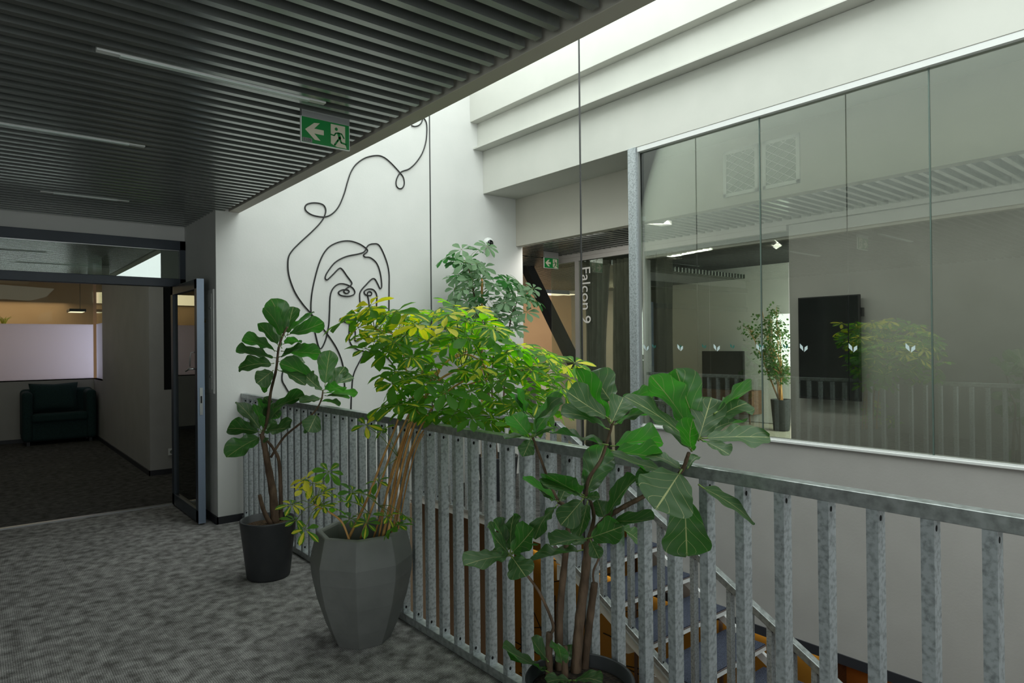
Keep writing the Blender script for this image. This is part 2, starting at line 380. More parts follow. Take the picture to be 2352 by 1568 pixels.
# roof: closed above the corridor and above the rooms, glazed over the void
struct('ceiling', MB().box(-2.75, 1.72, -3.1, 7.1, 2.9, 2.98), M['plenum'])
struct('ceiling', MB().box(1.6, 4.6, -3.2, 6.2, 4.92, 5.0), M['wall'])
mb = MB()
y = 1.573-.0985*46
while y < YD-.02:
    mb.box(-2.6, 1.686, y-.017, y+.017, 2.665, 2.745); y += .0985
for x in (-1.6, -.4, .8): mb.box(x-.02, x+.02, -3, YD, 2.745, 2.78, 1)
struct('ceiling', mb, [M['slat'], M['plenum']])
# beams over the glazed wall
YB0 = -3
struct('trim_3', MB().box(4.295, 5.1, YB0, YE, 3.969, 4.9), M['beam'], bevel=.004)
struct('trim_4', MB().box(4.392, 5.1, YB0, YE, 3.69, 3.968).box(4.331, 4.47, YB0, YE, 3.672, 3.69), M['beam'], bevel=.002)
struct('trim_5', MB().box(4.466, 5.1, YB0, YE, 3.196, 3.671), M['beam'], bevel=.003)
# recessed wall above the landing opening, with two air grilles
struct('wall_recess', MB().box(4.94, 5.04, YB0, YE, 2.645, 3.196), M['soffit'], bevel=.003)
# parapet below the glass, and its white sill
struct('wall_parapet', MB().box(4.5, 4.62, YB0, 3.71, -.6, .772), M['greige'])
struct('trim_6', MB().box(4.485, 4.63, YB0, 3.715, .772, .79), M['whitetrim'], bevel=.003)
struct('trim_7', MB().box(4.49, 4.63, YB0, 3.71, -.665, -.6), M['base'])
struct('trim_8', MB().box(4.47, 4.53, YB0, 3.70, 3.155, 3.195), M['whitetrim'])
# landing slab, upper office floor
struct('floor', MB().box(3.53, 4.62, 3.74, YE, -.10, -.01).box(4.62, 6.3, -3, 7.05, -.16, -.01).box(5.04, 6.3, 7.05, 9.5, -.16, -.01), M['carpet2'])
struct('floor', MB().box(6.3, 13, -3, 12, -.16, -.01), M['palefloor'])
struct('trim_9', MB().box(3.485, 3.53, 3.76, YE, -.085, -.03), M['whitetrim'])
# lower storey
struct('floor', MB().box(1.8, 9.5, -3, YE, -3.4, -3.3), M['wood'])
struct('wall_under', MB().box(1.8, 1.86, -3, YE, -3.3, -.3), M['brownwall'])
struct('wall_lower', MB().box(9.4, 9.5, -3, YE, -3.3, -.17).box(1.8, 9.5, 5.88, 5.912, -3.3, -.12), M['brownwall'])
# slatted ceiling on the far side
mb = MB(); y = -2.95
while y < 6.75:
    mb.box(5.04, 6.24, y-.017, y+.017, 2.70, 2.78); y += .0985*1.0
x = 5.06
while x < 12: mb.box(x-.017, x+.017, 6.82, 11.9, 2.70, 2.78); x += .0985
struct('ceiling', mb, M['slat'])
struct('ceiling', MB().box(5.04, 13, -3, 12, 2.92, 3.0), M['plenum'])
struct('trim_10', MB().box(6.24, 6.33, -3, 6.75, 2.655, 2.92), M['wallgrey'])
# wall that carries the upright screen
struct('wall_screen', MB().box(6.3, 6.42, -3, 3.30, -.01, 2.655), M['wallgrey'])
# office beyond
struct('wall_office', MB().box(12.8, 12.95, -3, 12, 0, 2.92).box(6.42, 13, -3.1, -3, 0, 2.92).box(6.0, 13, 11.9, 12, 0, 2.92)
       .box(11.35, 11.45, -3, 5.2, 0, 2.92).box(11.35, 11.45, 5.2, 6.3, 0, 1.0).box(11.35, 11.45, 5.2, 6.3, 2.0, 2.92).box(11.35, 11.45, 6.3, 12, 0, 2.92), M['wall'])
struct('wall_corridor', MB().box(5.04, 5.3, 7.05, 9.6, -.01, 2.7).box(6.9, 7.0, 7.8, 11.9, 0, 1.15), M['wallgrey'])
struct('wall_far', MB().box(5.3, 12.8, 11.5, 11.9, 1.1, 2.7), M['tan'])

# ---- back room seen through the open door
struct('wall_room_right', MB().box(1.62, 1.78, 8.80, 12.25, 0, 2.95).box(1.62, 3, 8.69, 8.8, 0, 1.0).box(1.62, 1.775, 8.69, 8.8, 1, 2.95).box(1.775, 3, 8.69, 8.8, 2.25, 2.95)
       .box(1.62, 1.78, 12.25, 13.2, 0, 1.0).box(1.613, 1.78, 7.05, 7.1, 0, 2.95).box(3, 3.1, 7.0, 8.8, 0, 2.95), M['wallgrey'])
struct('wall_room_far', MB().box(-2.6, 1.62, 13.2, 13.35, 0, 1.0), M['wallgrey'])
struct('wall_room_left', MB().box(-2.75, -2.6, 7.1, 16.2, 0, 2.95), M['wallgrey'])
struct('wall_room_end', MB().box(-2.6, 4, 16, 16.1, 0, 2.95).box(3.4, 3.5, 12, 16, 0, 2.95), M['tan'])
struct('ceiling', MB().box(-2.75, 3.5, 7.1, 16.2, 2.95, 3.05).box(1.7, 1.8, 8.8, 12.25, 2.94, 3.0), M['wallgrey'])
struct('baseboard_room', MB().box(-2.6, 1.62, 13.186, 13.2, 0, .06).box(1.606, 1.62, 8.676, 13.2, 0, .06).box(1.606, 3, 8.676, 8.69, 0, .06), M['base'])
w = thing('window_1', (0, 13.25, 1), None, None); w['kind'] = 'structure'
mb = MB().box(-2.6, 1.62, 13.24, 13.25, 1.0, 1.915); mb.build('frosted_pane', M['frost'], w)
MB().box(-2.6, 1.62, 13.24, 13.25, 1.917, 2.95).build('clear_pane', M['glass2'], w)
MB().box(1.66, 1.67, 12.25, 13.2, 1.0, 1.92).build('frosted_pane', M['frost'], w)
MB().box(1.66, 1.67, 12.25, 13.2, 1.922, 2.95).build('clear_pane', M['glass2'], w)
MB().box(-2.6, 1.62, 13.2, 13.26, .985, 1.0).box(1.62, 1.70, 12.25, 13.2, .985, 1.0).build('window_sill', M['soffit'], w)
w = thing('window_2', (2.3, 8.7, 1), None, None); w['kind'] = 'structure'
MB().box(1.775, 3, 8.72, 8.73, 1.0, 2.25).build('pane', M['screen'], w)
# side and end windows of the corridor, behind the photographer
for n_, (a0, a1, b0, b1, z0, z1) in enumerate(((-2.72, -2.70, -1.9, .6, .35, 2.35),)):
    w = thing('window_3', (a0, b0, z0), None, None); w['kind'] = 'structure'
    MB().box(a0, a1, b0, b1, z0, z1).build('pane', M['glass2'], w)
    MB().box(a0-.02, a1+.04, b0, b0+.05, z0, z1).box(a0-.02, a1+.04, -.67, -.62, z0, z1).box(a0-.02, a1+.04, b1-.05, b1, z0, z1).build('window_frame', M['whitetrim'], w)

# ---- door with transom: frame, leaf standing open towards us
d = thing('door_1', (1.56, YD, 0), None, None); d['kind'] = 'structure'
mb = MB().box(-2.6, 1.645, 6.93, 7.02, 2.44, 2.53).box(-2.6, 1.645, 6.93, 7.02, 2.085, 2.165).box(1.562, 1.645, 6.93, 7.02, 0, 2.53)
mb.box(1.50, 1.562, 6.97, 7.0, 0, 2.085)
mb.build('door_frame', M['frame'], d, bevel=.004)
MB().box(-2.6, 1.562, 6.96, 6.97, 2.165, 2.44).build('transom_pane', glassmat('transom_glass', (.55, .62, .58), boost=6), d)
MB().box(-2.6, 1.562, 6.945, 6.96, 2.434, 2.440).build('transom_bead', M['aluminium'], d)
lf = MB(); y0, y1 = 5.985, 6.93; x0, x1 = 1.478, 1.532; zt = 2.085
lf.box(x0, x1, y0, y0+.085, .012, zt).box(x0, x1, y1-.085, y1, .012, zt).box(x0, x1, y0, y1, zt-.085, zt).box(x0, x1, y0, y1, .012, .12)
lf = lf.build('door_leaf', M['frame'], d, bevel=.004)
MB().box(x0+.022, x0+.03, y0+.085, y1-.085, .12, zt-.085).build('pane', M['glassdoor'], lf)
MB().box(x0-.002, x1+.002, y0-.004, y0, .012, zt).build('edge_strip', M['frame_edge'], lf)
MB().box(1.493, 1.517, y0-.008, y0-.004, .93, 1.16).build('lock_plate', M['aluminium'], lf)
MB().box(1.499, 1.511, y0-.0095, y0-.008, 1.03, 1.09).build('latch', M['hole'], lf)
mb = MB().tube([(1.475, 6.03, 1.32), (1.43, 6.03, 1.32), (1.425, 6.04, 1.32), (1.425, 6.14, 1.30)], .008)
mb.tube([(1.475, 6.03, 1.46), (1.44, 6.03, 1.46), (1.435, 6.04, 1.42), (1.435, 6.05, 1.34)], .005)
mb.build('door_handle', M['aluminium'], lf, smooth=True)

# ---- flush electrical cabinet in the side return
e = thing('electrical_cabinet', (1.613, 6.2, 1.1), 'flush white electrical cabinet door in the wall behind the open door', 'cabinet')
MB().box(1.598, 1.613, 5.955, 6.43, 1.105, 2.0).build('frame', M['wall'], e, bevel=.003)
MB().box(1.593, 1.598, 5.99, 6.40, 1.14, 1.965).build('door', M['wall'], e, bevel=.002)
for z in (1.25, 1.84): MB().lathe([(0.001, 0), (.012, 0), (.012, .006), (.001, .006)], n=16).build('lock', M['aluminium'], None)
for o, z in zip([o for o in COL.objects if o.name.startswith('lock') and o.name != 'lock_plate'][-2:], (1.25, 1.84)):
    o.rotation_euler = (0, -math.pi/2, 0); o.location = (1.593, 6.02, z); o.parent = e; o.matrix_parent_inverse = parent_inv(e)
MB().prism([(1.592, 6.16, 1.72), (1.592, 6.18, 1.76), (1.592, 6.20, 1.72)], (-.0008, 0, 0)).build('warning_mark', nmat('mark_amber', (.5, .3, .05)), e)
# socket
s_ = thing('wall_socket', (1.85, 8.67, .25), 'small white wall socket near the floor in the dark back room', 'socket')
MB().box(1.81, 1.89, 8.660, 8.676, .22, .30).build('plate', M['white'], s_, bevel=.004)
mb = MB()
mb.lathe([(.001, 0), (.024, 0), (.024, .002), (.001, .002)], n=20); so = mb.build('socket_face', M['taggrey'], None)
so.rotation_euler = (math.pi/2, 0, 0); so.location = (1.85, 8.660, .26); put(so, s_)

# ---- armchair
def cushion(name, c, sx, sy, sz, mat, parent, rot=(0, 0, 0), puff=.35, seed=0):
    mb = MB(); n = 14; idx = {}
    for side in (1, -1):
        for i in range(n+1):
            for j in range(n+1):
                u, v_ = i/n*2-1, j/n*2-1
                h = (max(0, 1-u**4)*max(0, 1-v_**4))**.5
                k = 1-.10*(1-abs(u))*(abs(v_)**4); k2 = 1-.10*(1-abs(v_))*(abs(u)**4)
                idx[side, i, j] = len(mb.v); mb.v.append((u*sx/2*k2, side*sy/2*h, v_*sz/2*k))
        for i in range(n):
            for j in range(n):
                mb.f.append([idx[side, i, j], idx[side, i+1, j], idx[side, i+1, j+1], idx[side, i, j+1]]); mb.m.append(0)
    o = mb.build(name, mat, None, smooth=True); o.location = c; o.rotation_euler = rot
    if parent: put(o, parent)
    return o
ch = thing('armchair', (1.1, 12.9, 0), 'dark teal armchair with rounded arms in the room beyond the door', 'armchair')
MB().box(.62, 1.56, 12.62, 13.12, .06, .40).build('base', M['teal_fabric'], ch, bevel=.05, bevseg=4)
MB().box(.72, 1.46, 12.56, 13.0, .36, .49).build('seat', M['teal_fabric'], ch, bevel=.04, bevseg=4)
MB().box(.60, 1.58, 13.0, 13.17, .10, .86).build('backrest', M['teal_fabric'], ch, bevel=.06, bevseg=4)
for x in (.60, 1.44): MB().box(x, x+.14, 12.58, 13.05, .06, .84).build('arm', M['teal_fabric'], ch, bevel=.06, bevseg=4)
for x in (.68, 1.5):
    for y in (12.66, 13.08): MB().box(x-.02, x+.02, y-.02, y+.02, 0, .08).build('leg', M['blacksteel'], ch)
c = cushion('pillow', (1.03, 12.88, .73), .66, .20, .46, M['teal_fabric'], None, (-.18, 0, 0)); tag(c, 'large teal pillow leaning on the back of the dark armchair', 'cushion')
# pendant lamp in the back room
p = thing('pendant_lamp', (1.24, 12.0+2.6, 2.0), 'small flat pendant lamp hanging behind the back room glass', 'lamp')
q = at(175, 714, 'Y', 14.6)
MB().box(q.x-.13, q.x+.13, 14.35, 14.8, q.z-.02, q.z+.03).build('lamp_body', M['blacksteel'], p, bevel=.004)
MB().box(q.x-.11, q.x+.11, 14.38, 14.77, q.z-.025, q.z-.02).build('diffuser', M['lamp'], p)
MB().tube([(q.x+.05, 14.5, q.z+.03), (q.x+.05, 14.5, 2.95)], .004).build('cord', M['black'], p)
# small yellow plant in that room
q = at(8, 735, 'Y', 14.2); pt = thing('small_potted_plant', (q.x, q.y, 1.0), 'small yellow spiky plant at the left photo edge behind glass', 'plant')
mb = MB()
for k in range(9):
    a = k*2.4; r = .07+.03*(k % 3); mb.tube([q-V((0, 0, .12)), q+V((math.cos(a)*r*.5, math.sin(a)*r*.5, .02)), q+V((math.cos(a)*r, 0, .05+.02*(k % 2)))], [.006, .007, .001], n=5)
mb.build('foliage', nmat('yellow_leaf', (.55, .5, .04)), pt)
MB().lathe([(.05, 0), (.07, .14), (.06, .14), (.05, .12)], (q.x, q.y, q.z-.26), 20).build('pot', M['yellow'], pt)
MB().box(q.x-.25, q.x+.12, q.y-.15, q.y+.15, 0, q.z-.26).build('stand', M['tan'], None)
tag(COL.objects[-1] if COL.objects[-1].name.startswith('stand') else bpy.data.objects['stand'], 'tan stand under the small yellow plant behind glass', 'stand')

# ---- strip lights set between the slats
for (a, b, y_, lab) in (((219, 105), (740, 230), 3.0, 'pale linear light in the slatted ceiling, the one nearest the camera'),
                        ((-60, 268), (330, 330), 4.4, 'pale linear light in the slatted ceiling, middle one at the left edge'),
                        ((92, 433), (300, 452), 6.0, 'pale linear light in the slatted ceiling, farthest one near the door')):
    A, B = at(*a, 'Z', 2.69), at(*b, 'Z', 2.69); yy = round((A.y-1.573-.049)/.0985)*.0985+1.573+.049
    t = thing('linear_light', (A.x, yy, 2.70), lab, 'ceiling light', 'linear lights between the ceiling slats')
    MB().box(A.x, B.x, yy-.016, yy+.016, 2.662, 2.75).build('housing', M['whitetrim'], t)
    MB().box(A.x+.08, B.x-.08, yy-.013, yy+.013, 2.658, 2.662).build('diffuser', M['striplight'], t)

# ---- exit signs
def exit_sign(name, X0, Y, Z1, w, h, label, ceil_z, tagtxt=None):
    t = thing(name, (X0+w/2, Y, Z1), label, 'sign')
    MB().box(X0-.002, X0+w+.002, Y-.012, Y+.012, Z1, ceil_z).build('bracket', M['aluminium'], t, bevel=.002)
    MB().box(X0-.004, X0+w+.004, Y-.006, Y+.006, Z1-h-.004, Z1+.004).build('panel_edge', M['white'], t)
    MB().box(X0, X0+w, Y-.008, Y-.006, Z1-h, Z1).build('panel', M['signgreen'], t)
    def pt(u, v_, k=.0085): return (X0+u*w, Y-k, Z1-v_*h)
    ar = [(.065, .49), (.25, .17), (.37, .14), (.25, .40), (.45, .40), (.45, .60), (.25, .60), (.38, .85), (.26, .85)]
    MB().prism([pt(*q) for q in ar], (0, -.0012, 0)).build('arrow', M['signcream'], t)
    MB().prism([pt(*q) for q in ((.60, .06), (.91, .06), (.91, .80), (.94, .97), (.73, .97), (.66, .92), (.60, .86))], (0, -.0012, 0)).build('doorway_mark', M['signcream'], t)
    k = .0105
    fig = MB(); hd = [(.715+.032*math.cos(a/12*6.283)*1, .24+.068*math.sin(a/12*6.283)) for a in range(12)]
    fig.prism([pt(*q, k) for q in hd], (0, -.001, 0))
    def limb(ps, wd):
        for i in range(len(ps)-1):
            a, b = V(pt(*ps[i], k)), V(pt(*ps[i+1], k)); fig.beam(a, b, .001, wd*h, (0, 1, 0) if False else tuple((b-a).cross(V((0, 1, 0))).normalized()))
            c = b; fig.prism([(c.x+wd*h/2*math.cos(j), c.y-.0005, c.z+wd*h/2*math.sin(j)) for j in [x*.785 for x in range(8)]], (0, .001, 0))
    limb([(.76, .38), (.70, .42), (.67, .52), (.60, .50)], .055)
    limb([(.76, .38), (.83, .40), (.88, .56)], .055)
    limb([(.76, .38), (.79, .58)], .12)
    limb([(.79, .58), (.74, .72), (.68, .90)], .075)
    limb([(.79, .58), (.82, .76), (.93, .80)], .07)
    fig.build('runner_mark', M['signgreen'], t)
    if tagtxt:
        MB().box(X0+.002, X0+.052, Y-.0095, Y-.008, Z1-h+.001, Z1-h+.022).build('number_tag', M['taggrey'], t)
        text_part('tag_text', tagtxt, .019, nmat('tag_ink', (.06, .06, .06)), (X0+.008, Y-.0097, Z1-h+.005), (1, 0, 0), (0, 0, 1), t, .0002)
    return t
exit_sign('exit_sign', 1.262, 3.15, 2.632, .25, .123, 'green exit sign with arrow and running figure under the slatted ceiling', 2.668, 'E109')
exit_sign('exit_sign', 5.735, 6.3, 2.615, .245, .126, 'small green exit sign beyond the landing, in the far corridor', 2.70)

# ---- wall camera
q = at(1122, 558, 'Y', YE-.07)
t = thing('security_camera', (q.x, YE, q.z), 'white ball camera with dark lens high on the end wall', 'camera')
mb = MB(); r = .062; n = 24
mb.lathe([(r*math.sin(a/12*math.pi)+.0005, -r*math.cos(a/12*math.pi)) for a in range(13)], (0, 0, 0), n)
b = mb.build('camera_body', M['white'], None, smooth=True); b.location = q; put(b, t)
mb = MB().lathe([(.036, 0), (.034, .006), (.02, .012), (.001, .013)], n=24); l = mb.build('lens', M['screen'], None, smooth=True)
dv = (CAM-q).normalized(); dv = (dv+V((.42, 0, .04))).normalized(); l.rotation_euler = dv.to_track_quat('Z', 'Y').to_euler(); l.location = q+dv*.050; put(l, t)
MB().tube([q+V((0, .03, -.02)), (q.x, YE, q.z-.02)], .03, 16).build('mount', M['white'], t, smooth=True)

# ---- wire drawing on the end wall (points read on the wall plane)
def wp(c): return [at(600+x/2.413, 250+y/2.413, 'Y', YE-.009) for x, y in c]
wires = [
 [(832, 92), (850, 97), (872, 92), (888, 76), (895, 55), (905, 55), (918, 90), (915, 170), (895, 240), (860, 295), (820, 332), (775, 350), (752, 385), (748, 420), (762, 440), (782, 438), (793, 415), (788, 380), (768, 352), (720, 300), (680, 268), (640, 258), (580, 270), (530, 303), (500, 345), (480, 400), (460, 470), (430, 540), (392, 582), (350, 598), (290, 590), (252, 568), (243, 545), (258, 526), (300, 520), (342, 530), (358, 560), (348, 600), (320, 640), (270, 690), (210, 745), (168, 790), (150, 830), (150, 900), (165, 960), (190, 1020), (230, 1080), (275, 1132), (330, 1200), (390, 1280), (430, 1350), (455, 1430), (463, 1540)],
 [(708, 1130), (709, 1000), (708, 905), (690, 830), (655, 757), (622, 747), (592, 757), (572, 790), (540, 803), (470, 818), (410, 850), (368, 903), (355, 935), (366, 946), (395, 920), (432, 884), (450, 890), (475, 925), (502, 963), (493, 980), (468, 998), (458, 1013), (472, 1022), (487, 1015), (480, 1003), (450, 1002), (428, 1016), (440, 1032), (478, 1038), (510, 1030), (519, 1014), (505, 990), (470, 972), (432, 969), (400, 992), (383, 1035), (379, 1120), (374, 1200), (355, 1285), (325, 1328), (300, 1245), (278, 1140), (278, 1050), (295, 950), (328, 838), (370, 770), (428, 738), (488, 731), (545, 748), (584, 775), (588, 790), (568, 808), (575, 820), (605, 824), (640, 855), (660, 910), (668, 980), (658, 994), (646, 970), (630, 943), (612, 943), (580, 975), (550, 1012), (546, 1050), (552, 1100)],
 [(598, 1140), (597, 1070), (588, 1025), (600, 1012), (613, 1020), (606, 1033), (580, 1030), (571, 1012), (592, 998), (622, 1002), (640, 1030), (640, 1080), (634, 1150)],
 [(582, 1243), (540, 1283), (520, 1282), (522, 1240), (512, 1198), (478, 1186), (438, 1168), (447, 1160), (480, 1166), (512, 1150), (540, 1138), (560, 1155), (575, 1168)],
 [(490, 1190), (488, 1270), (505, 1313), (545, 1338), (600, 1346), (660, 1356), (705, 1385), (735, 1430), (742, 1480)],
 [(575, 1345), (545, 1400), (512, 1472), (502, 1560), (497, 1680)],
 [(225, 1380), (160, 1408), (124, 1445), (116, 1500), (135, 1540), (160, 1580), (200, 1640)],
]
t = thing('wire_wall_art', (3.0, YE, 1.0), 'black wire line drawing of a face on the tall end wall', 'wall art')
for w_ in wires: MB().tube(smooth_path(wp(w_), 5), .0065, 6).build('wire_line', M['black'], t, smooth=True)

# ---- two cables hanging through the void
for (y_, lab) in ((4.343, 'thin black cable hanging through the void, the left one by the wire drawing'), (2.714, 'thin black cable hanging through the void in front of the white beams')):
    t = thing('hanging_cable', (2.765, y_, 4.86), lab, 'cable', 'cables hanging through the stair void')
    MB().tube([(2.765, y_, 4.9), (2.765, y_, 1), (2.765, y_, -2.45)], .0052, 8).build('cable', M['black'], t, smooth=True)
    MB().lathe([(.045, 0), (.045, .02), (.006, .03)], (2.765, y_, 4.87), 20).build('ceiling_rose', M['black'], t)
    MB().lathe([(.17, 0), (.14, .08), (.04, .2), (.01, .21)], (2.765, y_, -2.65), 28).build('lamp_shade', M['blacksteel'], t, smooth=True)

# ------------------------------------------------------------------ railing along the corridor
def baluster(x0, x1, y0, y1, z0, z1, parent, holes=True):
    mb = MB().box(x0, x1, y0, y1, z0, z1)
    xm = (x0+x1)/2-.006
    if holes:
        for z in (z1-.022, z0+.03): mb.prism([(xm+.006*math.cos(a*.785), y0-.0006, z+.008*math.sin(a*.785)) for a in range(8)], (0, .0006, 0), 1)
    return mb.build('baluster', [M['galv'], M['hole']], parent)
r = thing('railing', (1.83, 1.5, 0), 'galvanised steel railing with vertical bars along the corridor edge', 'railing')
MB().box(1.807, 1.857, -1.2, YE, 1.06, 1.10).build('top_rail', M['galvd'], r, bevel=.004)
MB().box(1.807, 1.857, -1.2, YE, .004, .045).build('bottom_rail', M['galvd'], r, bevel=.003)
k = -12
while True:
    y0 = .461+.1281*k
    if y0 > YE-.05: break
    if y0 > -1.1: baluster(1.810, 1.854, y0, y0+.030, .045, 1.06, r)
    k += 1
for y_ in (1.03, 1.79, 2.37, 3.32): 
    MB().lathe([(.008, 0), (.008, .012), (.004, .014), (.004, .03), (.001, .031)], (1.835, y_+.07, .045), 10).build('anchor_bolt', M['aluminium'], r, smooth=True)

# ------------------------------------------------------------------ landing railing and stairs
r2 = thing('stair_railing', (3.5, 3.7, 0), 'galvanised railing around the landing and down the open stairs', 'railing')
SL = .5484
mb = MB(); mb.box(3.478, 3.528, 3.70, YE, .86, .90); mb.beam((3.503, 3.72, .88), (3.503, .2, .88-3.52*SL*1.02), .05, .04)
mb.build('top_rail', M['galvd'], r2, bevel=.003)
mb = MB(); mb.box(3.478, 3.528, 3.75, YE, -.03, .0); mb.beam((3.503, 3.75, -.05), (3.503, .2, -.05-3.55*SL*1.02), .05, .035)
mb.build('bottom_rail', M['galvd'], r2, bevel=.003)
y = YE-.1
while y > .3:
    if y > 3.72: z0, z1 = 0, .86
    else: z0 = -.06-(3.75-y)*SL*1.02; z1 = .86-(3.72-y)*SL*1.02
    baluster(3.482, 3.526, y-.015, y+.015, z0, z1, r2); y -= .1281
st = thing('staircase', (4.0, 2.5, -1.5), 'open steel staircase with dark blue carpeted treads going down', 'staircase')
mb = MB()
for (x, nm) in ((3.515, 0), (4.462, 1)):
    mb.beam((x, 3.80, -.115), (x, .2, -.115-3.6*SL*1.02), .03, .055)
mb.build('stringer', M['whitetrim'], st)
for k in range(9):
    yn, z = 3.467-.3105*k, -.185-.1695*k
    tr = MB().box(3.55, 4.44, yn-.002, yn+.33, z-.042, z-.010).build('tread', M['whitetrim'], st)
    MB().box(3.55, 4.44, yn-.004, yn+.328, z-.010, z-.004).build('nosing', M['nose'], tr)
    MB().box(3.555, 4.435, yn+.002, yn+.328, z-.004, z+.004).build('carpet', M['stepcarpet'], tr)
    MB().prism([(3.53, yn+.03, z-.042), (3.53, yn+.30, z-.042), (3.53, yn+.30, z-.16), (3.53, yn+.2, z-.14)], (.008, 0, 0)).build('bracket', M['whitetrim'], tr)
# ochre panels under the landing with drawn lines
oc = thing('glazed_screen', (4.75, 4.0, -3.3), 'ochre glazed screen with black line drawings under the landing', 'screen')
for i, (a, b) in enumerate(((2.2, 3.1), (3.12, 4.0), (4.02, 4.9), (4.92, 5.86))):
    MB().box(4.75, 4.77, a, b, -3.3, -.18).build('panel', M['ochre'], oc)
    if i: MB().box(4.735, 4.785, a-.03, a, -3.3, -.18).build('post', M['nose'], oc)
mb = MB()
rr = random.Random(3)
for k in range(34):
    y_, z_ = rr.uniform(2.3, 5.7), rr.uniform(-2.7, -.5); L_ = rr.uniform(.3, 1.4); a = rr.choice([-.35, .25, -.5, 1.57, 0, -.2, .9])
    p0 = V((4.744, y_, z_)); p1 = p0+V((0, math.cos(a)*L_, math.sin(a)*L_)); p1.z = min(p1.z, -.3); p1.y = min(p1.y, 5.8)
    mb.beam(p0, p1, .004, .009, (0, -math.sin(a), math.cos(a)))
for k in range(5):
    c_ = V((4.744, rr.uniform(2.6, 5.2), rr.uniform(-2.2, -.9))); rad = rr.uniform(.1, .5)
    mb.tube([c_+V((0, rad*math.cos(j/14*4.5+k), rad*math.sin(j/14*4.5+k))) for j in range(15)], .004, 4)
mb.build('drawn_lines', M['black'], oc)
# things on the lower floor
t = thing('bean_bag', V((3.9, 2.9, -3.3)), 'brown leather bean bag on the lower floor', 'bean bag'); t.location.z = -3.3
b_ = MB().lathe([(.30, 0), (.44, .12), (.46, .28), (.38, .46), (.22, .60), (.05, .68)], (0, 0, 0), 28)
b_.v = [(x*(1+.07*math.sin(5*math.atan2(y, x)+z*8)), y*(1+.07*math.sin(4*math.atan2(y, x)+z*9)), z) for x, y, z in b_.v]
o = b_.build('bag_body', M['beanbag'], None, smooth=True); o.location = t.location; put(o, t)
t = thing('storage_shelf', (7.6, 1.8, -3.3), 'brown wooden shelf unit with orange panels in the lower room', 'shelf')
mb = MB()
for z in (-3.28, -2.7, -2.1, -1.5): mb.box(7.5, 7.9, -.5, 4.5, z, z+.03)
for y_ in (-.5, .5, 1.5, 2.5, 3.5, 4.47): mb.box(7.5, 7.9, y_, y_+.03, -3.28, -1.47)
mb.build('shelf_frame', M['walnut'], t)
MB().box(7.9, 7.92, -.5, 4.5, -3.28, -1.47).build('back_panel', M['orange'], t)
for i, (y_, z_, m_, w_, lab) in enumerate(((2.9, -1.47, 'yellow', .5, 'yellow folder on top of the wooden shelf downstairs'), (2.2, -1.47, 'red', .22, 'red box on top of the wooden shelf downstairs'), (1.2, -2.07, 'yellow', .4, 'yellow box inside the wooden shelf downstairs'))):
    tag(MB().box(7.55, 7.8, y_, y_+w_, z_, z_+.18).build('box', M[m_], None, bevel=.005), lab, 'box')
tag(MB().box(6.2, 6.9, .3, 2.0, -2.62, -2.58).box(6.25, 6.3, .35, .4, -3.3, -2.62).box(6.8, 6.85, .35, .4, -3.3, -2.62).box(6.25, 6.3, 1.9, 1.95, -3.3, -2.62).box(6.8, 6.85, 1.9, 1.95, -3.3, -2.62).build('table', M['walnut'], None), 'low brown table standing in the lower room', 'table')

# ------------------------------------------------------------------ glazed wall
gw = thing('window_4', (4.52, 3.7, .79), None, None); gw['kind'] = 'structure'
js = [3.70, 2.578, 1.464, .35, -.76, -1.87, -2.98]
for a, b in zip(js[1:], js[:-1]):
    pn = MB().box(4.508, 4.512, a+.004, b-.004, .79, 3.158).build('pane', M['glass'], gw)
MB().box(4.497, 4.523, -3, 3.70, .788, .80).build('glazing_channel', M['whitetrim'], gw)
mb = MB()
for j in js[1:-1]: mb.box(4.505, 4.515, j-.004, j+.004, .79, 3.158)
mb.build('joint_seal', nmat('joint_grey', (.10, .14, .12), .4), gw)
po = thing('steel_post', (4.47, 3.745, 0), 'galvanised steel post at the end of the glazed wall', 'post')
MB().box(4.45, 4.53, 3.706, 3.79, -.01, 3.196).build('post_body', M['galv'], po, bevel=.002)
MB().box(4.475, 4.50, 3.690, 3.706, .80, 3.155).build('glazing_bead', M['aluminium'], po)
def decal(y_, z_, x_, mat, lab, grp, k=1):
    mb = MB(); w, h = .020*k, .034*k
    mb.prism([(x_, y_+w, z_+h*.55), (x_, y_+w*.25, z_+h*.1), (x_, y_+w*.12, z_-h*.6), (x_, y_+w, z_-h*.1)], (-.0006, 0, 0))
    mb.prism([(x_, y_-w, z_+h*.25), (x_, y_-w*.25, z_-h*.02), (x_, y_-w*.08, z_-h*.75), (x_, y_-w, z_-h*.3)], (-.0006, 0, 0))
    return tag(mb.build('leaf_decal', M[mat], None), lab, 'decal', grp)
for i, px in enumerate((1483, 1561, 1645, 1744, 1845, 1958, 2090)):
    q = at(px, 797, 'X', 4.5); decal(q.y, q.z, 4.507, 'decal', 'pale two-leaf decal on the front glazed wall, %s' % ('next to the steel post', 'second from the steel post', 'above the far television', 'on the joint left of the potted tree', 'at the left edge of the upright screen', 'at the right edge of the upright screen', 'farthest right one')[i], 'pale leaf decals on the front glass', 1.35)
for i, px in enumerate((1453, 1503, 1561, 1618, 1683, 1750, 1805)):
    q = at(px, 794, 'X', 6.28); decal(q.y, q.z, 6.272, 'teal', 'teal two-leaf decal on the rear glass partition, %s' % ('seen just left of the steel post', 'just right of the steel post', 'third from the left', 'fourth from the left', 'above the far television', 'in front of the potted tree', 'nearest the upright screen')[i], 'teal leaf decals on the rear glass', 1.3)
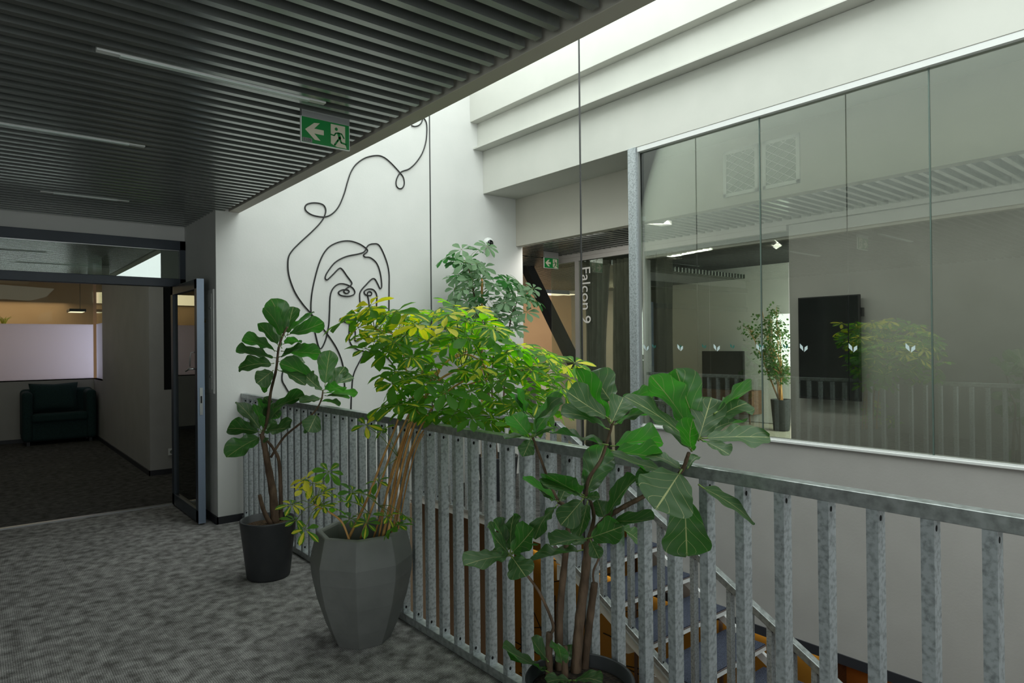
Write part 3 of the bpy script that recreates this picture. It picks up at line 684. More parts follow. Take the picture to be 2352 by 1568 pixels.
# air grilles
for i, (a, b, lab) in enumerate(((3.153, 2.834, 'left of the pair'), (2.795, 2.487, 'right of the pair'))):
    g = thing('air_grille', (4.94, (a+b)/2, 2.9), 'white square air grille with diamond mesh behind the glass, %s' % lab, 'air grille', 'air grilles on the recessed wall')
    MB().box(4.925, 4.94, b, a, 2.72, 2.75).box(4.925, 4.94, b, a, 3.075, 3.105).box(4.925, 4.94, b, b+.03, 2.72, 3.105).box(4.925, 4.94, a-.03, a, 2.72, 3.105).build('frame', M['wall'], g, bevel=.002)
    MB().box(4.936, 4.94, b+.03, a-.03, 2.75, 3.075).build('backing', M['mesh'], g)
    mb = MB()
    y0_, y1_, z0_, z1_ = b+.03, a-.03, 2.75, 3.075; s_ = .062
    for sg in (1, -1):
        for k in range(-8, 16):
            c0 = k*s_; pts = []
            # line z = z0_ + sg*.8*(y-y0_) + c0  clipped to the frame
            ys = [y0_+(y1_-y0_)*j/40 for j in range(41)]; ins = [(yy, z0_+sg*.62*(yy-y0_)+c0-(0 if sg > 0 else 0)) for yy in ys]
            ins = [p_ for p_ in ins if z0_ <= p_[1] <= z1_]
            if len(ins) > 1: mb.beam((4.932, *ins[0]), (4.932, *ins[-1]), .004, .004, (1, 0, 0))
    mb.build('wire_mesh', M['white'], g)

# ------------------------------------------------------------------ rear partition and curtains
pa = thing('window_5', (6.28, 5, 0), None, None); pa['kind'] = 'structure'
MB().box(6.25, 6.31, 3.30, 6.75, 2.60, 2.655).box(6.25, 6.31, 3.30, 6.75, -.01, .04).box(6.25, 6.31, 5.09, 5.16, 0, 2.6).box(6.25, 6.31, 6.20, 6.26, 0, 2.6).build('partition_frame', M['wallgrey'], pa)
for a, b in ((3.30, 4.2), (4.21, 5.09), (5.16, 6.20), (6.26, 6.75)): MB().box(6.275, 6.283, a, b, .04, 2.6).build('pane', M['glass2'], pa)
MB().box(5.3, 12, 6.9, 6.905, 0, 2.7) 
text_part('room_name', 'Falcon 9', .225, nmat('lettering_grey', (.85, .85, .83), .5), tuple(at(1336, 612, 'X', 6.262)), (0, 0, -1), (0, -1, 0), pa, .001)
MB().box(6.23, 6.25, 6.185, 6.205, 1.0, 1.25).build('door_pull', M['aluminium'], pa)
def curtain(y0, y1, x, z0, z1, lab, amp=.035, fold=.13, gather=None):
    mb = MB(); n = int((y1-y0)/.012); rows = 14
    for r_ in range(rows+1):
        z = z1+(z0-z1)*r_/rows
        for i in range(n+1):
            u = i/n; y = y0+(y1-y0)*u
            if gather: y = gather(u, r_/rows, y0, y1)
            ph = y/fold*6.283 if not gather else u*(y1-y0)/fold*6.283
            mb.v.append((x+amp*math.sin(ph+.4*math.sin(u*9))*(.75+.25*math.sin(u*31))+.01*math.sin(z*3+u*20), y, z))
    for r_ in range(rows):
        for i in range(n): mb.f.append([r_*(n+1)+i, r_*(n+1)+i+1, (r_+1)*(n+1)+i+1, (r_+1)*(n+1)+i]); mb.m.append(0)
    return tag(mb.build('curtain', M['curtain'], None, smooth=True), lab, 'curtain', 'curtains behind the lettered glass')
curtain(4.85, 5.78, 6.46, .02, 2.6, 'dark grey curtain in straight folds behind the lettered glass')
curtain(5.78, 6.24, 6.40, .02, 2.6, 'dark grey curtain bunched at the glass door, beside the white lettering', .05, .10, lambda u, v_, a, b: a+(b-a)*(u*(1-.35*math.sin(v_*3.14))+.2*math.sin(v_*3.14*1.0)))
br = MB().beam(at(1210, 612, 'X', 6.7), at(1332, 860, 'X', 6.7), .12, .17, (1, 0, 0)); tag(br.build('steel_brace', M['blacksteel'], None), 'thick black diagonal steel brace beyond the landing', 'brace')
for i, (px, py) in enumerate(((1272, 674), (1300, 674))):
    q = at(px, py, 'X', 8.0+i*1.2); t = thing('office_lamp', q, 'flat linear office lamp seen behind the black brace, %s' % ('left', 'right'), ) if False else thing('office_lamp', q, 'flat linear office lamp seen behind the black brace, %s one' % ('left', 'right')[i], 'lamp', 'office lamps far behind the brace')
    MB().box(q.x-.5, q.x+.1, q.y-.3, q.y+.02, q.z-.03, q.z+.03).build('lamp_body', M['blacksteel'], t)
    MB().box(q.x-.48, q.x+.08, q.y-.28, q.y, q.z-.036, q.z-.03).build('diffuser', M['lamp'], t)

t = thing('ceiling_lamp', (LQ.x, LQ.y, 2.66), 'small pale box lamp under the far slatted ceiling beside the steel post', 'ceiling light')
MB().box(LQ.x-.2, LQ.x+.2, LQ.y-.06, LQ.y+.06, 2.66, 2.70).build('housing', M['whitetrim'], t)
# ---- upright screen on the wall
q0, q1 = at(1833, 684, 'X', 6.22), at(1977, 922, 'X', 6.22)
tv = thing('wall_screen', (6.25, (q0.y+q1.y)/2, 1.4), 'black upright television mounted on the grey wall behind the glass', 'television')
MB().box(6.215, 6.25, q1.y, q0.y, q1.z, q0.z).build('bezel', M['tvframe'], tv, bevel=.004)
MB().box(6.212, 6.215, q1.y+.012, q0.y-.012, q1.z+.02, q0.z-.012).build('screen', M['screen'], tv)
MB().box(6.25, 6.30, q1.y+.1, q0.y-.1, q1.z+.2, q0.z-.2).build('wall_mount', M['blacksteel'], tv)
MB().box(6.24, 6.27, q1.y-.02, q1.y, 1.72, 1.80).build('sensor', M['tvframe'], tv)

# ---- far office: potted ficus, tv, cabinet, window
def pot_round(name, c, r0, r1, h, mat, parent, rim=.012):
    return MB().lathe([(r0*.96, 0), (r0, .012), (r1, h-.012), (r1+.002, h-.004), (r1, h), (r1-rim, h), (r1-rim-.002, h-.06), (.01, h-.065)], c, 48).build(name, mat, parent, smooth=True)
w = thing('window_6', (11.38, 5.7, 1), None, None); w['kind'] = 'structure'
MB().box(11.38, 11.40, 5.2, 6.3, 1.0, 2.0).build('pane', M['dayglass'], w)
MB().box(11.33, 11.36, 6.26, 6.30, 1.0, 2.0).box(11.33, 11.36, 5.73, 5.77, 1.0, 2.0).box(11.33, 11.36, 5.2, 6.30, 1.0, 1.04).build('window_frame', M['whitetrim'], w)
pc = at(1795, 990, 'Z', 0); pc = V((10.6, 5.72, 0))
fp = thing('potted_ficus', pc, 'slender potted ficus tree in a dark grey pot in the far office', 'plant')
pot_round('pot', tuple(pc), .13, .17, .52, M['pot'], fp)
mb = MB(); tips = []
rr = random.Random(5)
for k in range(6):
    a = k*1.1; p0 = pc+V((.03*math.cos(a), .03*math.sin(a), .45)); top = pc+V((rr.uniform(-.2, .2), rr.uniform(-.15, .55), rr.uniform(1.7, 2.2)))
    md_ = (p0+top)/2+V((rr.uniform(-.06, .06),)*3); path = smooth_path([p0, (p0+md_)/2, md_, top], 5); mb.tube(path, [.016*(1-.7*i/(len(path)-1)) for i in range(len(path))], 6)
    for j in range(16):
        f_ = rr.uniform(.35, 1); b0 = path[int(f_*(len(path)-1))]; e_ = b0+V((rr.uniform(-.22, .22), rr.uniform(-.22, .26), rr.uniform(-.02, .28)))
        mb.tube([b0, (b0+e_)/2+V((0, 0, .03)), e_], [.005, .003, .0015], 4); tips += [(b0+e_)/2, e_, b0+(e_-b0)*.75]
mb.build('stems', M['stem'], fp, smooth=True)
mb = MB()
for tp in tips*5:
    c_ = tp+V((rr.gauss(0, .05), rr.gauss(0, .05), rr.gauss(0, .05))); dr = V((rr.gauss(0, 1), rr.gauss(0, 1), rr.gauss(-.5, .6))).normalized(); sd_ = dr.cross(V((rr.gauss(0, 1), rr.gauss(0, 1), 1))).normalized()
    L_ = .055; b0 = len(mb.v)
    for (u, v_) in ((0, 0), (.3, .35), (.28, .7), (0, 1), (-.28, .7), (-.3, .35)):
        mb.uv[len(mb.v)] = (.5+u, v_); mb.v.append(tuple(c_+dr*v_*L_+sd_*u*L_)); 
    mb.f.append([b0+i for i in range(6)]); mb.m.append(0)
o = mb.build('foliage', M['ficus'], fp); o['kind'] = 'stuff'
t = thing('far_television', (11.2, 7.2, 1), 'large television on a low cabinet in the far office', 'television')
q0, q1 = at(1615, 806, 'X', 11.1), at(1710, 906, 'X', 11.1)
MB().box(11.06, 11.12, q1.y, q0.y, q1.z, q0.z).build('bezel', M['tvframe'], t)
MB().box(11.055, 11.06, q1.y+.015, q0.y-.015, q1.z+.015, q0.z-.015).build('screen', nmat('tv_gloss', (.02, .022, .024), .12), t)
MB().box(11.08, 11.14, (q0.y+q1.y)/2-.05, (q0.y+q1.y)/2+.05, .62, q1.z).box(11.0, 11.2, (q0.y+q1.y)/2-.2, (q0.y+q1.y)/2+.2, .60, .62).build('stand', M['tvframe'], t)
q = at(1727, 930, 'X', 11.0)
t = thing('sideboard', (11.1, 7.3, 0), 'low walnut sideboard under the far television', 'cabinet')
MB().box(11.0, 11.34, q.y, q.y+1.2, .16, .60).build('cabinet_body', M['walnut'], t, bevel=.006)
for y_ in (q.y+.04, q.y+.62): MB().box(10.985, 11.0, y_, y_+.54, .18, .40).build('drawer', M['walnut'], t, bevel=.003)
for y_ in (q.y+.08, q.y+1.1): MB().tube([(11.05, y_, .16), (11.03, y_-.02, -.01)], [.018, .01]).build('leg', M['walnut'], t)

# ------------------------------------------------------------------ leaves
TF = [(0, .06), (.05, .32), (.14, .54), (.26, .64), (.38, .70), (.50, .82), (.60, .97), (.70, 1.0), (.80, .94), (.88, .79), (.94, .57), (.98, .30), (1, .05)]
def prof(tab, t):
    for (a, x), (b, y) in zip(tab, tab[1:]):
        if t <= b: return x+(y-x)*(t-a)/(b-a)
    return tab[-1][1]
def leaf_mesh(mb, B, T, n_, w, cup=.18, bend=.12, wave=.05, seed=0, nu=8, nv=15, tab=TF, attr=0, twist=0):
    B, T = V(B), V(T); a = T-B; L = a.length; a = a/L; n_ = V(n_); n_ = (n_-a*n_.dot(a)).normalized(); s = a.cross(n_)
    b0 = len(mb.v)
    for j in range(nv+1):
        t = j/nv; ww = w/2*prof(tab, t)
        for i in range(nu+1):
            u = i/nu*2-1
            z = cup*abs(u)**1.6*ww*2*.5 + bend*L*math.sin(math.pi*t)*1.0
            z += wave*w*abs(u)**2*math.sin(t*13+seed*1.7+(1.6 if u > 0 else 0)) + wave*.5*w*abs(u)*math.sin(t*23+seed)
            tw_ = twist*(t-.3)*u*ww
            p = B+a*(t*L)+s*(u*ww)+n_*(z+tw_)
            mb.uv[len(mb.v)] = (.5+u*.5, t); mb.v.append(tuple(p)); mb.attr.append(attr)
    for j in range(nv):
        for i in range(nu):
            q = b0+j*(nu+1)+i
            mb.f.append([q+1, q, q+nu+1, q+nu+2]); mb.m.append(0)
def petiole(mb, p, q, r, mat=1, sag=0):
    k0 = len(mb.v); mb.tube([p, (V(p)+V(q))/2+V((0, 0, sag)), q], [r, r*.8, r*.7], 5, mat)
    while len(mb.attr) < len(mb.v): mb.attr.append(0)

def fig_plant(root, stems, leaves, Lr, scale_d, hubd, seed=0, twig=M['bark']):
    """stems: [(list of (px,py), depth offsets, radii)], leaves: (bx,by,tx,ty,wpx,face,sign,dd)"""
    rr = random.Random(seed)
    for (pts, r0, r1, dd) in stems:
        path = smooth_path([dep(x, y, scale_d+(dd if not hasattr(dd, '__len__') else dd[0]+(dd[1]-dd[0])*i/(len(pts)-1))) for i, (x, y) in enumerate(pts)], 5)
        m_ = len(path)-1
        rad = [(r0+(r1-r0)*i/m_)*(1+.07*math.sin(i*2.3)) for i in range(m_+1)]
        MB().tube(path, rad, 9).build('stem', twig, root, smooth=True)
    for i, lf_ in enumerate(leaves):
        bx, by, tx, ty, wp_, face, sg, dd = lf_
        d0 = scale_d+dd; B = dep(bx, by, d0); Lp = math.hypot(tx-bx, ty-by)*d0/FPX
        off = math.sqrt(max(0, Lr*Lr-Lp*Lp)); off = min(off, .8*Lp)*sg
        T = dep(tx, ty, d0+off); a = (T-B).normalized(); L = (T-B).length
        wr = max(.60*L, wp_*d0/FPX); cs = min(1, wp_*d0/FPX/wr)
        c = (CAM-(B+T)/2).normalized(); c = (c-a*c.dot(a)).normalized(); u = a.cross(c).normalized()
        if u.z < 0: u = -u
        n_ = c*cs*face+u*math.sqrt(max(0, 1-cs*cs))
        mb = MB(); pl = min(.10*L, .03); B2 = B+a*pl
        petiole(mb, B, B2+a*.004, .0032)
        leaf_mesh(mb, B2, T, n_, wr, cup=rr.uniform(.06, .42), bend=rr.uniform(-.03, .10), wave=rr.uniform(.025, .075), seed=rr.uniform(0, 20), nu=10, nv=20, twist=rr.uniform(-.5, .5))
        mb.build('leaf', [M['fig'], M['greenstem']], root, smooth=True)

# ---- tall fiddle-leaf fig in the foreground
Z0 = 2.36
c0 = at(1296, 1590, 'Z', .33); c0 = V((1.60, 1.60, 0))
ff = thing('fiddle_leaf_fig', c0, 'tall fiddle-leaf fig in a dark pot in the foreground against the railing', 'plant')
pot_round('pot', tuple(c0), .14, .185, .36, M['pot'], ff)
MB().lathe([(.01, 0), (.165, 0), (.165, .012), (.10, .02), (.005, .022)], (c0.x, c0.y, .305), 32).build('soil', M['darksoil'], ff)
stems = [
 ([(1322, 1556), (1330, 1440), (1343, 1330), (1352, 1238)], .020, .015, (0, .02)),
 ([(1352, 1238), (1385, 1196), (1425, 1168), (1466, 1146), (1530, 1112), (1566, 1080), (1582, 1040)], .010, .006, (0, -.3)),
 ([(1284, 1556), (1285, 1420), (1296, 1300), (1306, 1205), (1300, 1165), (1282, 1152)], .016, .006, (.03, .03)),
 ([(1340, 1556), (1354, 1430), (1366, 1338)], .015, .013, (.04, .03)),
 ([(1364, 1340), (1363, 1312), (1378, 1272), (1372, 1230)], .004, .004, (.03, .0)),
 ([(1262, 1556), (1261, 1500), (1262, 1452)], .014, .012, (-.02, -.02)),
 ([(1264, 1458), (1271, 1440), (1262, 1410), (1240, 1362), (1218, 1330), (1190, 1296), (1174, 1276)], .006, .004, (-.02, -.06)),
 ([(1298, 1556), (1297, 1484)], .012, .011, (-.05, -.05)),
 ([(1352, 1238), (1364, 1190), (1356, 1150), (1345, 1140)], .008, .005, (0, 0)),
 ([(1345, 1140), (1352, 1100), (1378, 1060), (1390, 1030), (1402, 988), (1412, 950)], .007, .005, (0, .05)),
 ([(1284, 1154), (1262, 1108), (1248, 1070), (1228, 1016), (1221, 1000)], .005, .005, (.03, .04)),
]
D_ = -1; U_ = 1
leaves = [
 # hub A, low left
 (1172, 1275, 1066, 1298, 40, 1, -1, -.06), (1172, 1275, 1122, 1212, 34, 1, -1, -.05), (1168, 1262, 1133, 1194, 30, -1, 1, -.03), (1172, 1270, 1180, 1182, 44, 1, 1, -.05),
 (1174, 1272, 1226, 1212, 56, 1, -1, -.08), (1174, 1276, 1208, 1324, 66, 1, -1, -.1), (1172, 1275, 1130, 1264, 24, 1, 1, -.04), (1176, 1272, 1232, 1252, 12, 1, 1, -.02), (1340, 1262, 1216, 1290, 16, 1, 1, -.02),
 # hub D
 (1283, 1152, 1200, 1100, 24, -1, 1, .02), (1268, 1150, 1254, 1092, 50, -1, 1, .03), (1280, 1158, 1228, 1238, 30, 1, -1, .0), (1284, 1154, 1300, 1120, 34, 1, 1, .04),
 # hub G
 (1344, 1140, 1388, 1022, 76, -1, 1, .0), (1342, 1138, 1256, 1090, 46, -1, -1, -.03), (1342, 1142, 1246, 1112, 22, 1, -1, -.06), (1346, 1140, 1396, 1068, 30, 1, 1, .02),
 (1340, 1145, 1288, 1206, 60, 1, -1, -.03), (1350, 1150, 1330, 1232, 42, 1, -1, -.05), (1344, 1142, 1378, 1142, 22, 1, -1, -.08), (1388, 1192, 1462, 1096, 44, 1, -1, -.05), (1388, 1192, 1372, 1146, 44, -1, 1, .0),
 # hub B
 (1350, 1236, 1264, 1252, 36, 1, -1, -.05), (1352, 1236, 1430, 1208, 62, 1, -1, -.06), (1356, 1240, 1376, 1282, 34, 1, -1, -.06), (1402, 1196, 1500, 1192, 40, 1, -1, -.1), (1424, 1210, 1476, 1250, 28, 1, 1, .02),
 (1350, 1236, 1316, 1250, 20, 1, -1, -.02),
 # hub E, top centre
 (1402, 972, 1322, 846, 34, -1, -1, .02), (1406, 925, 1356, 852, 92, -1, 1, .05), (1400, 962, 1304, 900, 50, 1, -1, -.02), (1400, 986, 1288, 948, 26, 1, -1, .0), (1404, 972, 1432, 912, 60, 1, 1, .0),
 (1410, 975, 1480, 950, 22, -1, 1, .06), (1420, 925, 1500, 912, 34, -1, 1, .1), (1430, 960, 1498, 948, 20, -1, 1, .12), (1398, 1022, 1254, 992, 16, 1, -1, .0), (1402, 1024, 1524, 1018, 42, -1, -1, -.02), (1402, 1034, 1526, 1052, 36, -1, -1, -.08),
 # hub F, left of centre
 (1220, 1002, 1294, 906, 48, -1, 1, .03), (1218, 1002, 1176, 952, 50, -1, -1, .02), (1222, 1004, 1294, 926, 18, 1, -1, .0), (1222, 1004, 1270, 980, 22, 1, 1, .03), (1220, 1006, 1202, 1048, 40, 1, -1, .02), (1220, 1004, 1160, 1008, 12, 1, -1, .03),
 (1212, 950, 1186, 896, 22, -1, 1, .06), (1206, 960, 1168, 905, 14, 1, 1, .06),
 # hub C, right cluster
 (1602, 985, 1552, 846, 84, -1, 1, -.25), (1596, 1000, 1494, 862, 52, -1, 1, -.26), (1604, 1012, 1634, 912, 86, 1, 1, -.34), (1590, 1012, 1434, 910, 42, 1, -1, -.32), (1640, 950, 1728, 894, 28, -1, 1, -.28), (1640, 965, 1716, 925, 52, 1, 1, -.25),
 (1608, 1006, 1768, 1004, 46, 1, -1, -.38), (1606, 1004, 1700, 966, 40, 1, 1, -.3), (1608, 1008, 1676, 1044, 24, 1, -1, -.4), (1590, 1036, 1530, 975, 40, 1, 1, -.28), (1588, 1036, 1592, 960, 50, 1, -1, -.40),
 (1566, 1078, 1506, 1170, 140, 1, -1, -.42), (1572, 1130, 1578, 1276, 112, 1, 1, -.33), (1604, 1112, 1732, 1200, 36, 1, -1, -.4), (1530, 1082, 1408, 1044, 30, 1, -1, -.3), (1570, 1078, 1486, 1046, 22, 1, 1, -.25), (1578, 1076, 1604, 1048, 20, 1, 1, -.25),
 (1540, 1110, 1462, 1110, 50, 1, -1, -.3),
 # sprouts at the pot
 (1260, 1520, 1220, 1464, 34, -1, 1, -.04), (1264, 1545, 1156, 1488, 14, 1, -1, -.03), (1262, 1538, 1172, 1512, 18, 1, -1, .02), (1292, 1530, 1280, 1478, 40, -1, -1, -.04), (1304, 1520, 1312, 1480, 26, -1, 1, .0),
 (1312, 1562, 1256, 1566, 26, 1, -1, -.12), (1316, 1562, 1384, 1566, 30, 1, -1, -.12),
]
fig_plant(ff, stems, leaves, .20, Z0, None, 3)

# ---- smaller fiddle-leaf fig near the end wall
c1 = V((1.50, 4.36, 0))
rf = thing('fiddle_leaf_fig', c1, 'fiddle-leaf fig in a round charcoal pot near the end wall', 'plant')
pot_round('pot', tuple(c1), .135, .175, .375, M['pot'], rf)
MB().lathe([(.01, 0), (.158, 0), (.158, .012), (.10, .02), (.005, .022)], (c1.x, c1.y, .318), 32).build('bark_chips', M['soil'], rf)
stems = [
 ([(632, 1206), (628, 1140), (616, 1070), (606, 1015), (600, 995)], .030, .014, (0, 0)),
 ([(645, 1200), (645, 1135), (641, 1060), (628, 1030), (612, 1010)], .015, .008, (.04, 0)),
 ([(622, 1204), (606, 1172), (596, 1136)], .016, .012, (-.04, -.06)),
 ([(622, 1050), (652, 1004), (690, 972), (722, 946), (738, 918), (742, 895)], .008, .005, (0, 0)),
 ([(602, 1000), (614, 960), (622, 900), (634, 850), (640, 800), (650, 770), (660, 750)], .011, .006, (0, 0)),
]
leaves = [
 (656, 775, 622, 686, 50, -1, 1, 0), (650, 776, 606, 706, 34, -1, 1, -.03), (660, 770, 674, 704, 38, 1, 1, .05), (658, 770, 744, 740, 32, -1, 1, 0), (660, 762, 722, 716, 16, -1, 1, .04), (642, 796, 592, 742, 28, -1, -1, -.02),
 (650, 790, 686, 782, 22, -1, -1, -.05), (648, 800, 612, 742, 12, 1, 1, 0), (640, 808, 556, 780, 26, -1, 1, 0), (636, 822, 542, 806, 24, -1, -1, 0), (630, 834, 548, 846, 38, 1, -1, -.02), (628, 850, 590, 880, 44, 1, -1, -.03),
 (636, 848, 702, 884, 18, 1, -1, -.03), (645, 806, 738, 812, 32, -1, -1, -.02), (640, 820, 690, 802, 16, 1, -1, -.05), (638, 830, 700, 830, 12, 1, 1, .03), (624, 868, 600, 892, 30, 1, 1, .02),
 (746, 888, 758, 804, 48, -1, 1, 0), (752, 890, 792, 842, 30, 1, 1, .04), (752, 892, 812, 866, 20, 1, 1, 0), (742, 902, 822, 902, 12, -1, -1, 0), (740, 896, 642, 834, 34, -1, -1, -.02), (742, 898, 702, 862, 24, 1, -1, -.05),
 (744, 895, 788, 888, 26, -1, -1, -.05), (746, 908, 802, 916, 10, -1, 1, 0), (728, 950, 708, 992, 46, 1, -1, -.04), (738, 916, 688, 924, 20, 1, -1, -.02), (700, 962, 706, 992, 20, 1, 1, 0), (742, 914, 660, 918, 10, 1, 1, .03), (736, 920, 780, 932, 12, -1, 1, .02),
 (602, 990, 542, 922, 36, 1, -1, -.02), (604, 985, 590, 915, 26, -1, 1, .05), (606, 988, 584, 928, 16, -1, -1, -.05), (608, 988, 650, 930, 14, -1, 1, 0), (606, 990, 668, 982, 30, 1, -1, -.04), (600, 992, 522, 984, 40, 1, -1, -.02),
 (602, 1000, 520, 1050, 50, -1, -1, 0), (606, 985, 618, 918, 26, 1, 1, .04), (618, 940, 700, 908, 26, 1, 1, .02), (618, 935, 640, 960, 30, -1, 1, .03), (620, 925, 606, 912, 22, -1, 1, .05), (608, 985, 636, 968, 30, -1, 1, .06), (600, 1004, 612, 1012, 16, -1, -1, 0),
]
fig_plant(rf, stems, leaves, .22, 4.36, None, 8)

# ------------------------------------------------------------------ umbrella plants
TA = [(0, .05), (.12, .25), (.3, .6), (.5, .92), (.65, 1.0), (.8, .85), (.92, .5), (1, .04)]
def palmate(mb, c, n_, r, k, vg, rr, droop=.25, attach=None, wide=.36):
    c, n_ = V(c), V(n_).normalized(); a0 = rr.uniform(0, 6.28)
    t1 = n_.orthogonal().normalized(); t2 = n_.cross(t1)
    for j in range(k):
        a = a0+6.283*j/k*(.93); dr = t1*math.cos(a)+t2*math.sin(a); L = r*rr.uniform(.72, 1.08)
        dd = (dr-n_*rr.uniform(droop*.4, droop*1.6)).normalized(); B = c+dd*(.12*r)
        k0 = len(mb.v); mb.tube([c, B+dd*.004], .0012, 3, 1)
        while len(mb.attr) < len(mb.v): mb.attr.append(0)
        v_ = max(0, min(1, vg+rr.uniform(-.35, .3))) if vg > 0 else 0
        leaf_mesh(mb, B, c+dd*L, n_, L*wide*rr.uniform(.9, 1.15), cup=rr.uniform(.1, .3), bend=.05, wave=.02, seed=rr.uniform(0, 9), nu=4, nv=6, tab=TA, attr=v_)
    if attach is not None: petiole(mb, attach, c, .0022, 1, sag=.02)
def inpoly(p, poly):
    x, y = p; c = False; j = len(poly)-1
    for i in range(len(poly)):
        if (poly[i][1] > y) != (poly[j][1] > y) and x < (poly[j][0]-poly[i][0])*(y-poly[i][1])/(poly[j][1]-poly[i][1])+poly[i][0]: c = not c
        j = i
    return c
def umbrella_plant(root, poly, n, d0, dj, r, stemends, mat, vgfun, seed, minpx, extra=(), nparts=100, upw=(.0, -.12, 1.0), droop=.25, wide=.36, spread=.5, core=0):
    rr = random.Random(seed); xs = [p[0] for p in poly]; ys = [p[1] for p in poly]; cs = []
    tries = 0
    while len(cs) < n and tries < 40000:
        tries += 1; p = (rr.uniform(min(xs), max(xs)), rr.uniform(min(ys), max(ys)))
        if not inpoly(p, poly): continue
        layer = rr.uniform(-1, 1)
        if any(math.hypot(p[0]-q[0], p[1]-q[1]) < minpx and abs(layer-q[2]) < .55 for q in cs): continue
        cs.append((*p, layer))
    cs.sort(key=lambda q: q[2])
    items = [(x, y, d0+l*dj) for x, y, l in cs]+[(x, y, d0+dz) for x, y, dz in extra]
    near = sorted(items, key=lambda q: q[2])
    rest = MB(); nrest = 0; ym = min(ys); yM = max(ys); xm = sum(xs)/len(xs)
    for i, (x, y, d_) in enumerate(near):
        c = dep(x, y, d_)
        if c.y > 5.70: c = at(x, y, 'Y', 5.70-rr.uniform(0, .25))
        ux = (x-xm)/(max(xs)-min(xs))*2
        out = rt*ux*.6+V((0, 0, .0)); n_ = V(upw)+out*.8+V((rr.gauss(0, spread), rr.gauss(0, spread), rr.gauss(0, .1)))-fw*.05
        at_ = min(stemends, key=lambda e: (e-c).length+.8*max(0, e.z-c.z))
        ap = at_+(c-at_)*max(0, 1-.22/max(.22, (c-at_).length))
        vg = vgfun((y-ym)/(yM-ym), rr)
        tgt = MB() if i < nparts else rest
        palmate(tgt, c, n_, r*rr.uniform(.78, 1.12), rr.choice([6, 7, 7, 8]), vg, rr, droop, ap, wide)
        if i < nparts: tgt.build('leaf', [mat, M['greenstem']], root, smooth=True)
        else: nrest += 1
    if nrest: o = rest.build('inner_leaves', [mat, M['greenstem']], root, smooth=True); o['kind'] = 'stuff'

# faceted concrete planter
cp = V((1.55, 3.12, 0))
vp = thing('umbrella_plant', cp, 'large variegated umbrella plant with yellow-green leaves in a faceted concrete planter', 'plant')
mb = MB(); n = 8
mb.lathe([(.145, 0), (.185, .09), (.228, .22), (.254, .34), (.260, .42), (.228, .555), (.222, .56), (.200, .56), (.194, .55), (.19, .43), (.01, .43)], tuple(cp), n, rot=.22)
mb.build('planter', M['concrete'], vp, bevel=.003, bevseg=2)
MB().lathe([(.01, 0), (.16, 0), (.16, .01), (.005, .02)], (cp.x, cp.y, .432), 24).build('soil', M['darksoil'], vp)
stempx = [
 ([(800, 1238), (846, 1140), (880, 1050), (915, 960), (925, 880)], 0.0069, 0.0050, (0, .05)),
 ([(828, 1236), (868, 1130), (898, 1040), (935, 960), (962, 900), (970, 850)], 0.0062, 0.0044, (.04, .1)),
 ([(878, 1240), (900, 1140), (922, 1040), (950, 960), (985, 895), (1010, 850)], 0.0081, 0.0056, (-.02, .0)),
 ([(888, 1240), (910, 1130), (934, 1030), (962, 950), (1000, 880), (1062, 842)], 0.0075, 0.0050, (-.05, -.05)),
 ([(898, 1236), (920, 1130), (942, 1040), (975, 965), (1020, 905), (1090, 860)], 0.0056, 0.0044, (0, .1)),
 ([(858, 1236), (884, 1150), (905, 1080), (930, 1000), (948, 920), (936, 870), (928, 820), (905, 770), (860, 755)], 0.0050, 0.0031, (.02, -.1)),
 ([(905, 1234), (925, 1120), (950, 1030), (1000, 950), (1050, 895), (1120, 870), (1200, 850)], 0.0050, 0.0037, (.05, .15)),
 ([(870, 1236), (893, 1110), (925, 1010), (960, 930), (990, 870), (1040, 820), (1100, 800)], 0.0056, 0.0037, (.0, .1)),
 ([(1040, 822), (1075, 814), (1108, 834), (1122, 860)], 0.0050, 0.0037, (.0, .0)),
 ([(912, 1230), (935, 1110), (960, 1020), (990, 975)], 0.0037, 0.0031, (.03, .1)),
 ([(804, 1244), (786, 1200), (760, 1178), (736, 1166), (722, 1158)], 0.0056, 0.0037, (-.12, -.12)),
]
D1 = 3.34; ends = []
for (pts, r0, r1, dd) in stempx:
    path = smooth_path([dep(x, y, D1+dd[0]+(dd[1]-dd[0])*i/(len(pts)-1)) for i, (x, y) in enumerate(pts)], 6); m_ = len(path)-1
    MB().tube(path, [(r0+(r1-r0)*i/m_)*(1+.05*math.sin(i*1.9)) for i in range(m_+1)], 8).build('stem', M['stem'], vp, smooth=True)
    ends += [path[-1], path[int(m_*.85)]]
poly = [(800, 735), (820, 700), (870, 712), (930, 715), (1000, 705), (1060, 700), (1120, 720), (1150, 745), (1200, 790), (1250, 795), (1310, 828), (1300, 870), (1285, 930), (1240, 975), (1160, 985), (1080, 965), (1000, 960), (930, 945), (890, 925), (885, 860), (905, 820), (850, 790), (820, 775)]
def vg1(h, rr): return max(.0, min(1, (1.0-1.0*h)*rr.choice([0, .15, .6, 1])+rr.uniform(-.1, .1)))
extra = [(790, 735, -.05), (850, 700, -.1), (1320, 832, .0), (868, 760, 0), (840, 800, 0), (880, 800, .0), (1028, 722, -.3), (1100, 715, -.25), (960, 745, -.3), (1180, 785, -.2), (1260, 812, -.1), (1328, 846, .05), (1305, 868, -.1), (1298, 905, .0), (1275, 940, -.1), (1230, 970, -.15), (1042, 700, -.1), (1010, 706, .1), (930, 712, 0), (900, 722, .1), (1085, 706, .0), (1290, 830, -.15), (1190, 800, -.3), (1140, 760, -.3), (820, 720, .05), (900, 880, -.3), (880, 930, -.1)]
umbrella_plant(vp, poly, 150, 3.30, .34, .125, ends, M['arali'], vg1, 4, 26, extra, 100, spread=.32, wide=.38, droop=.32)
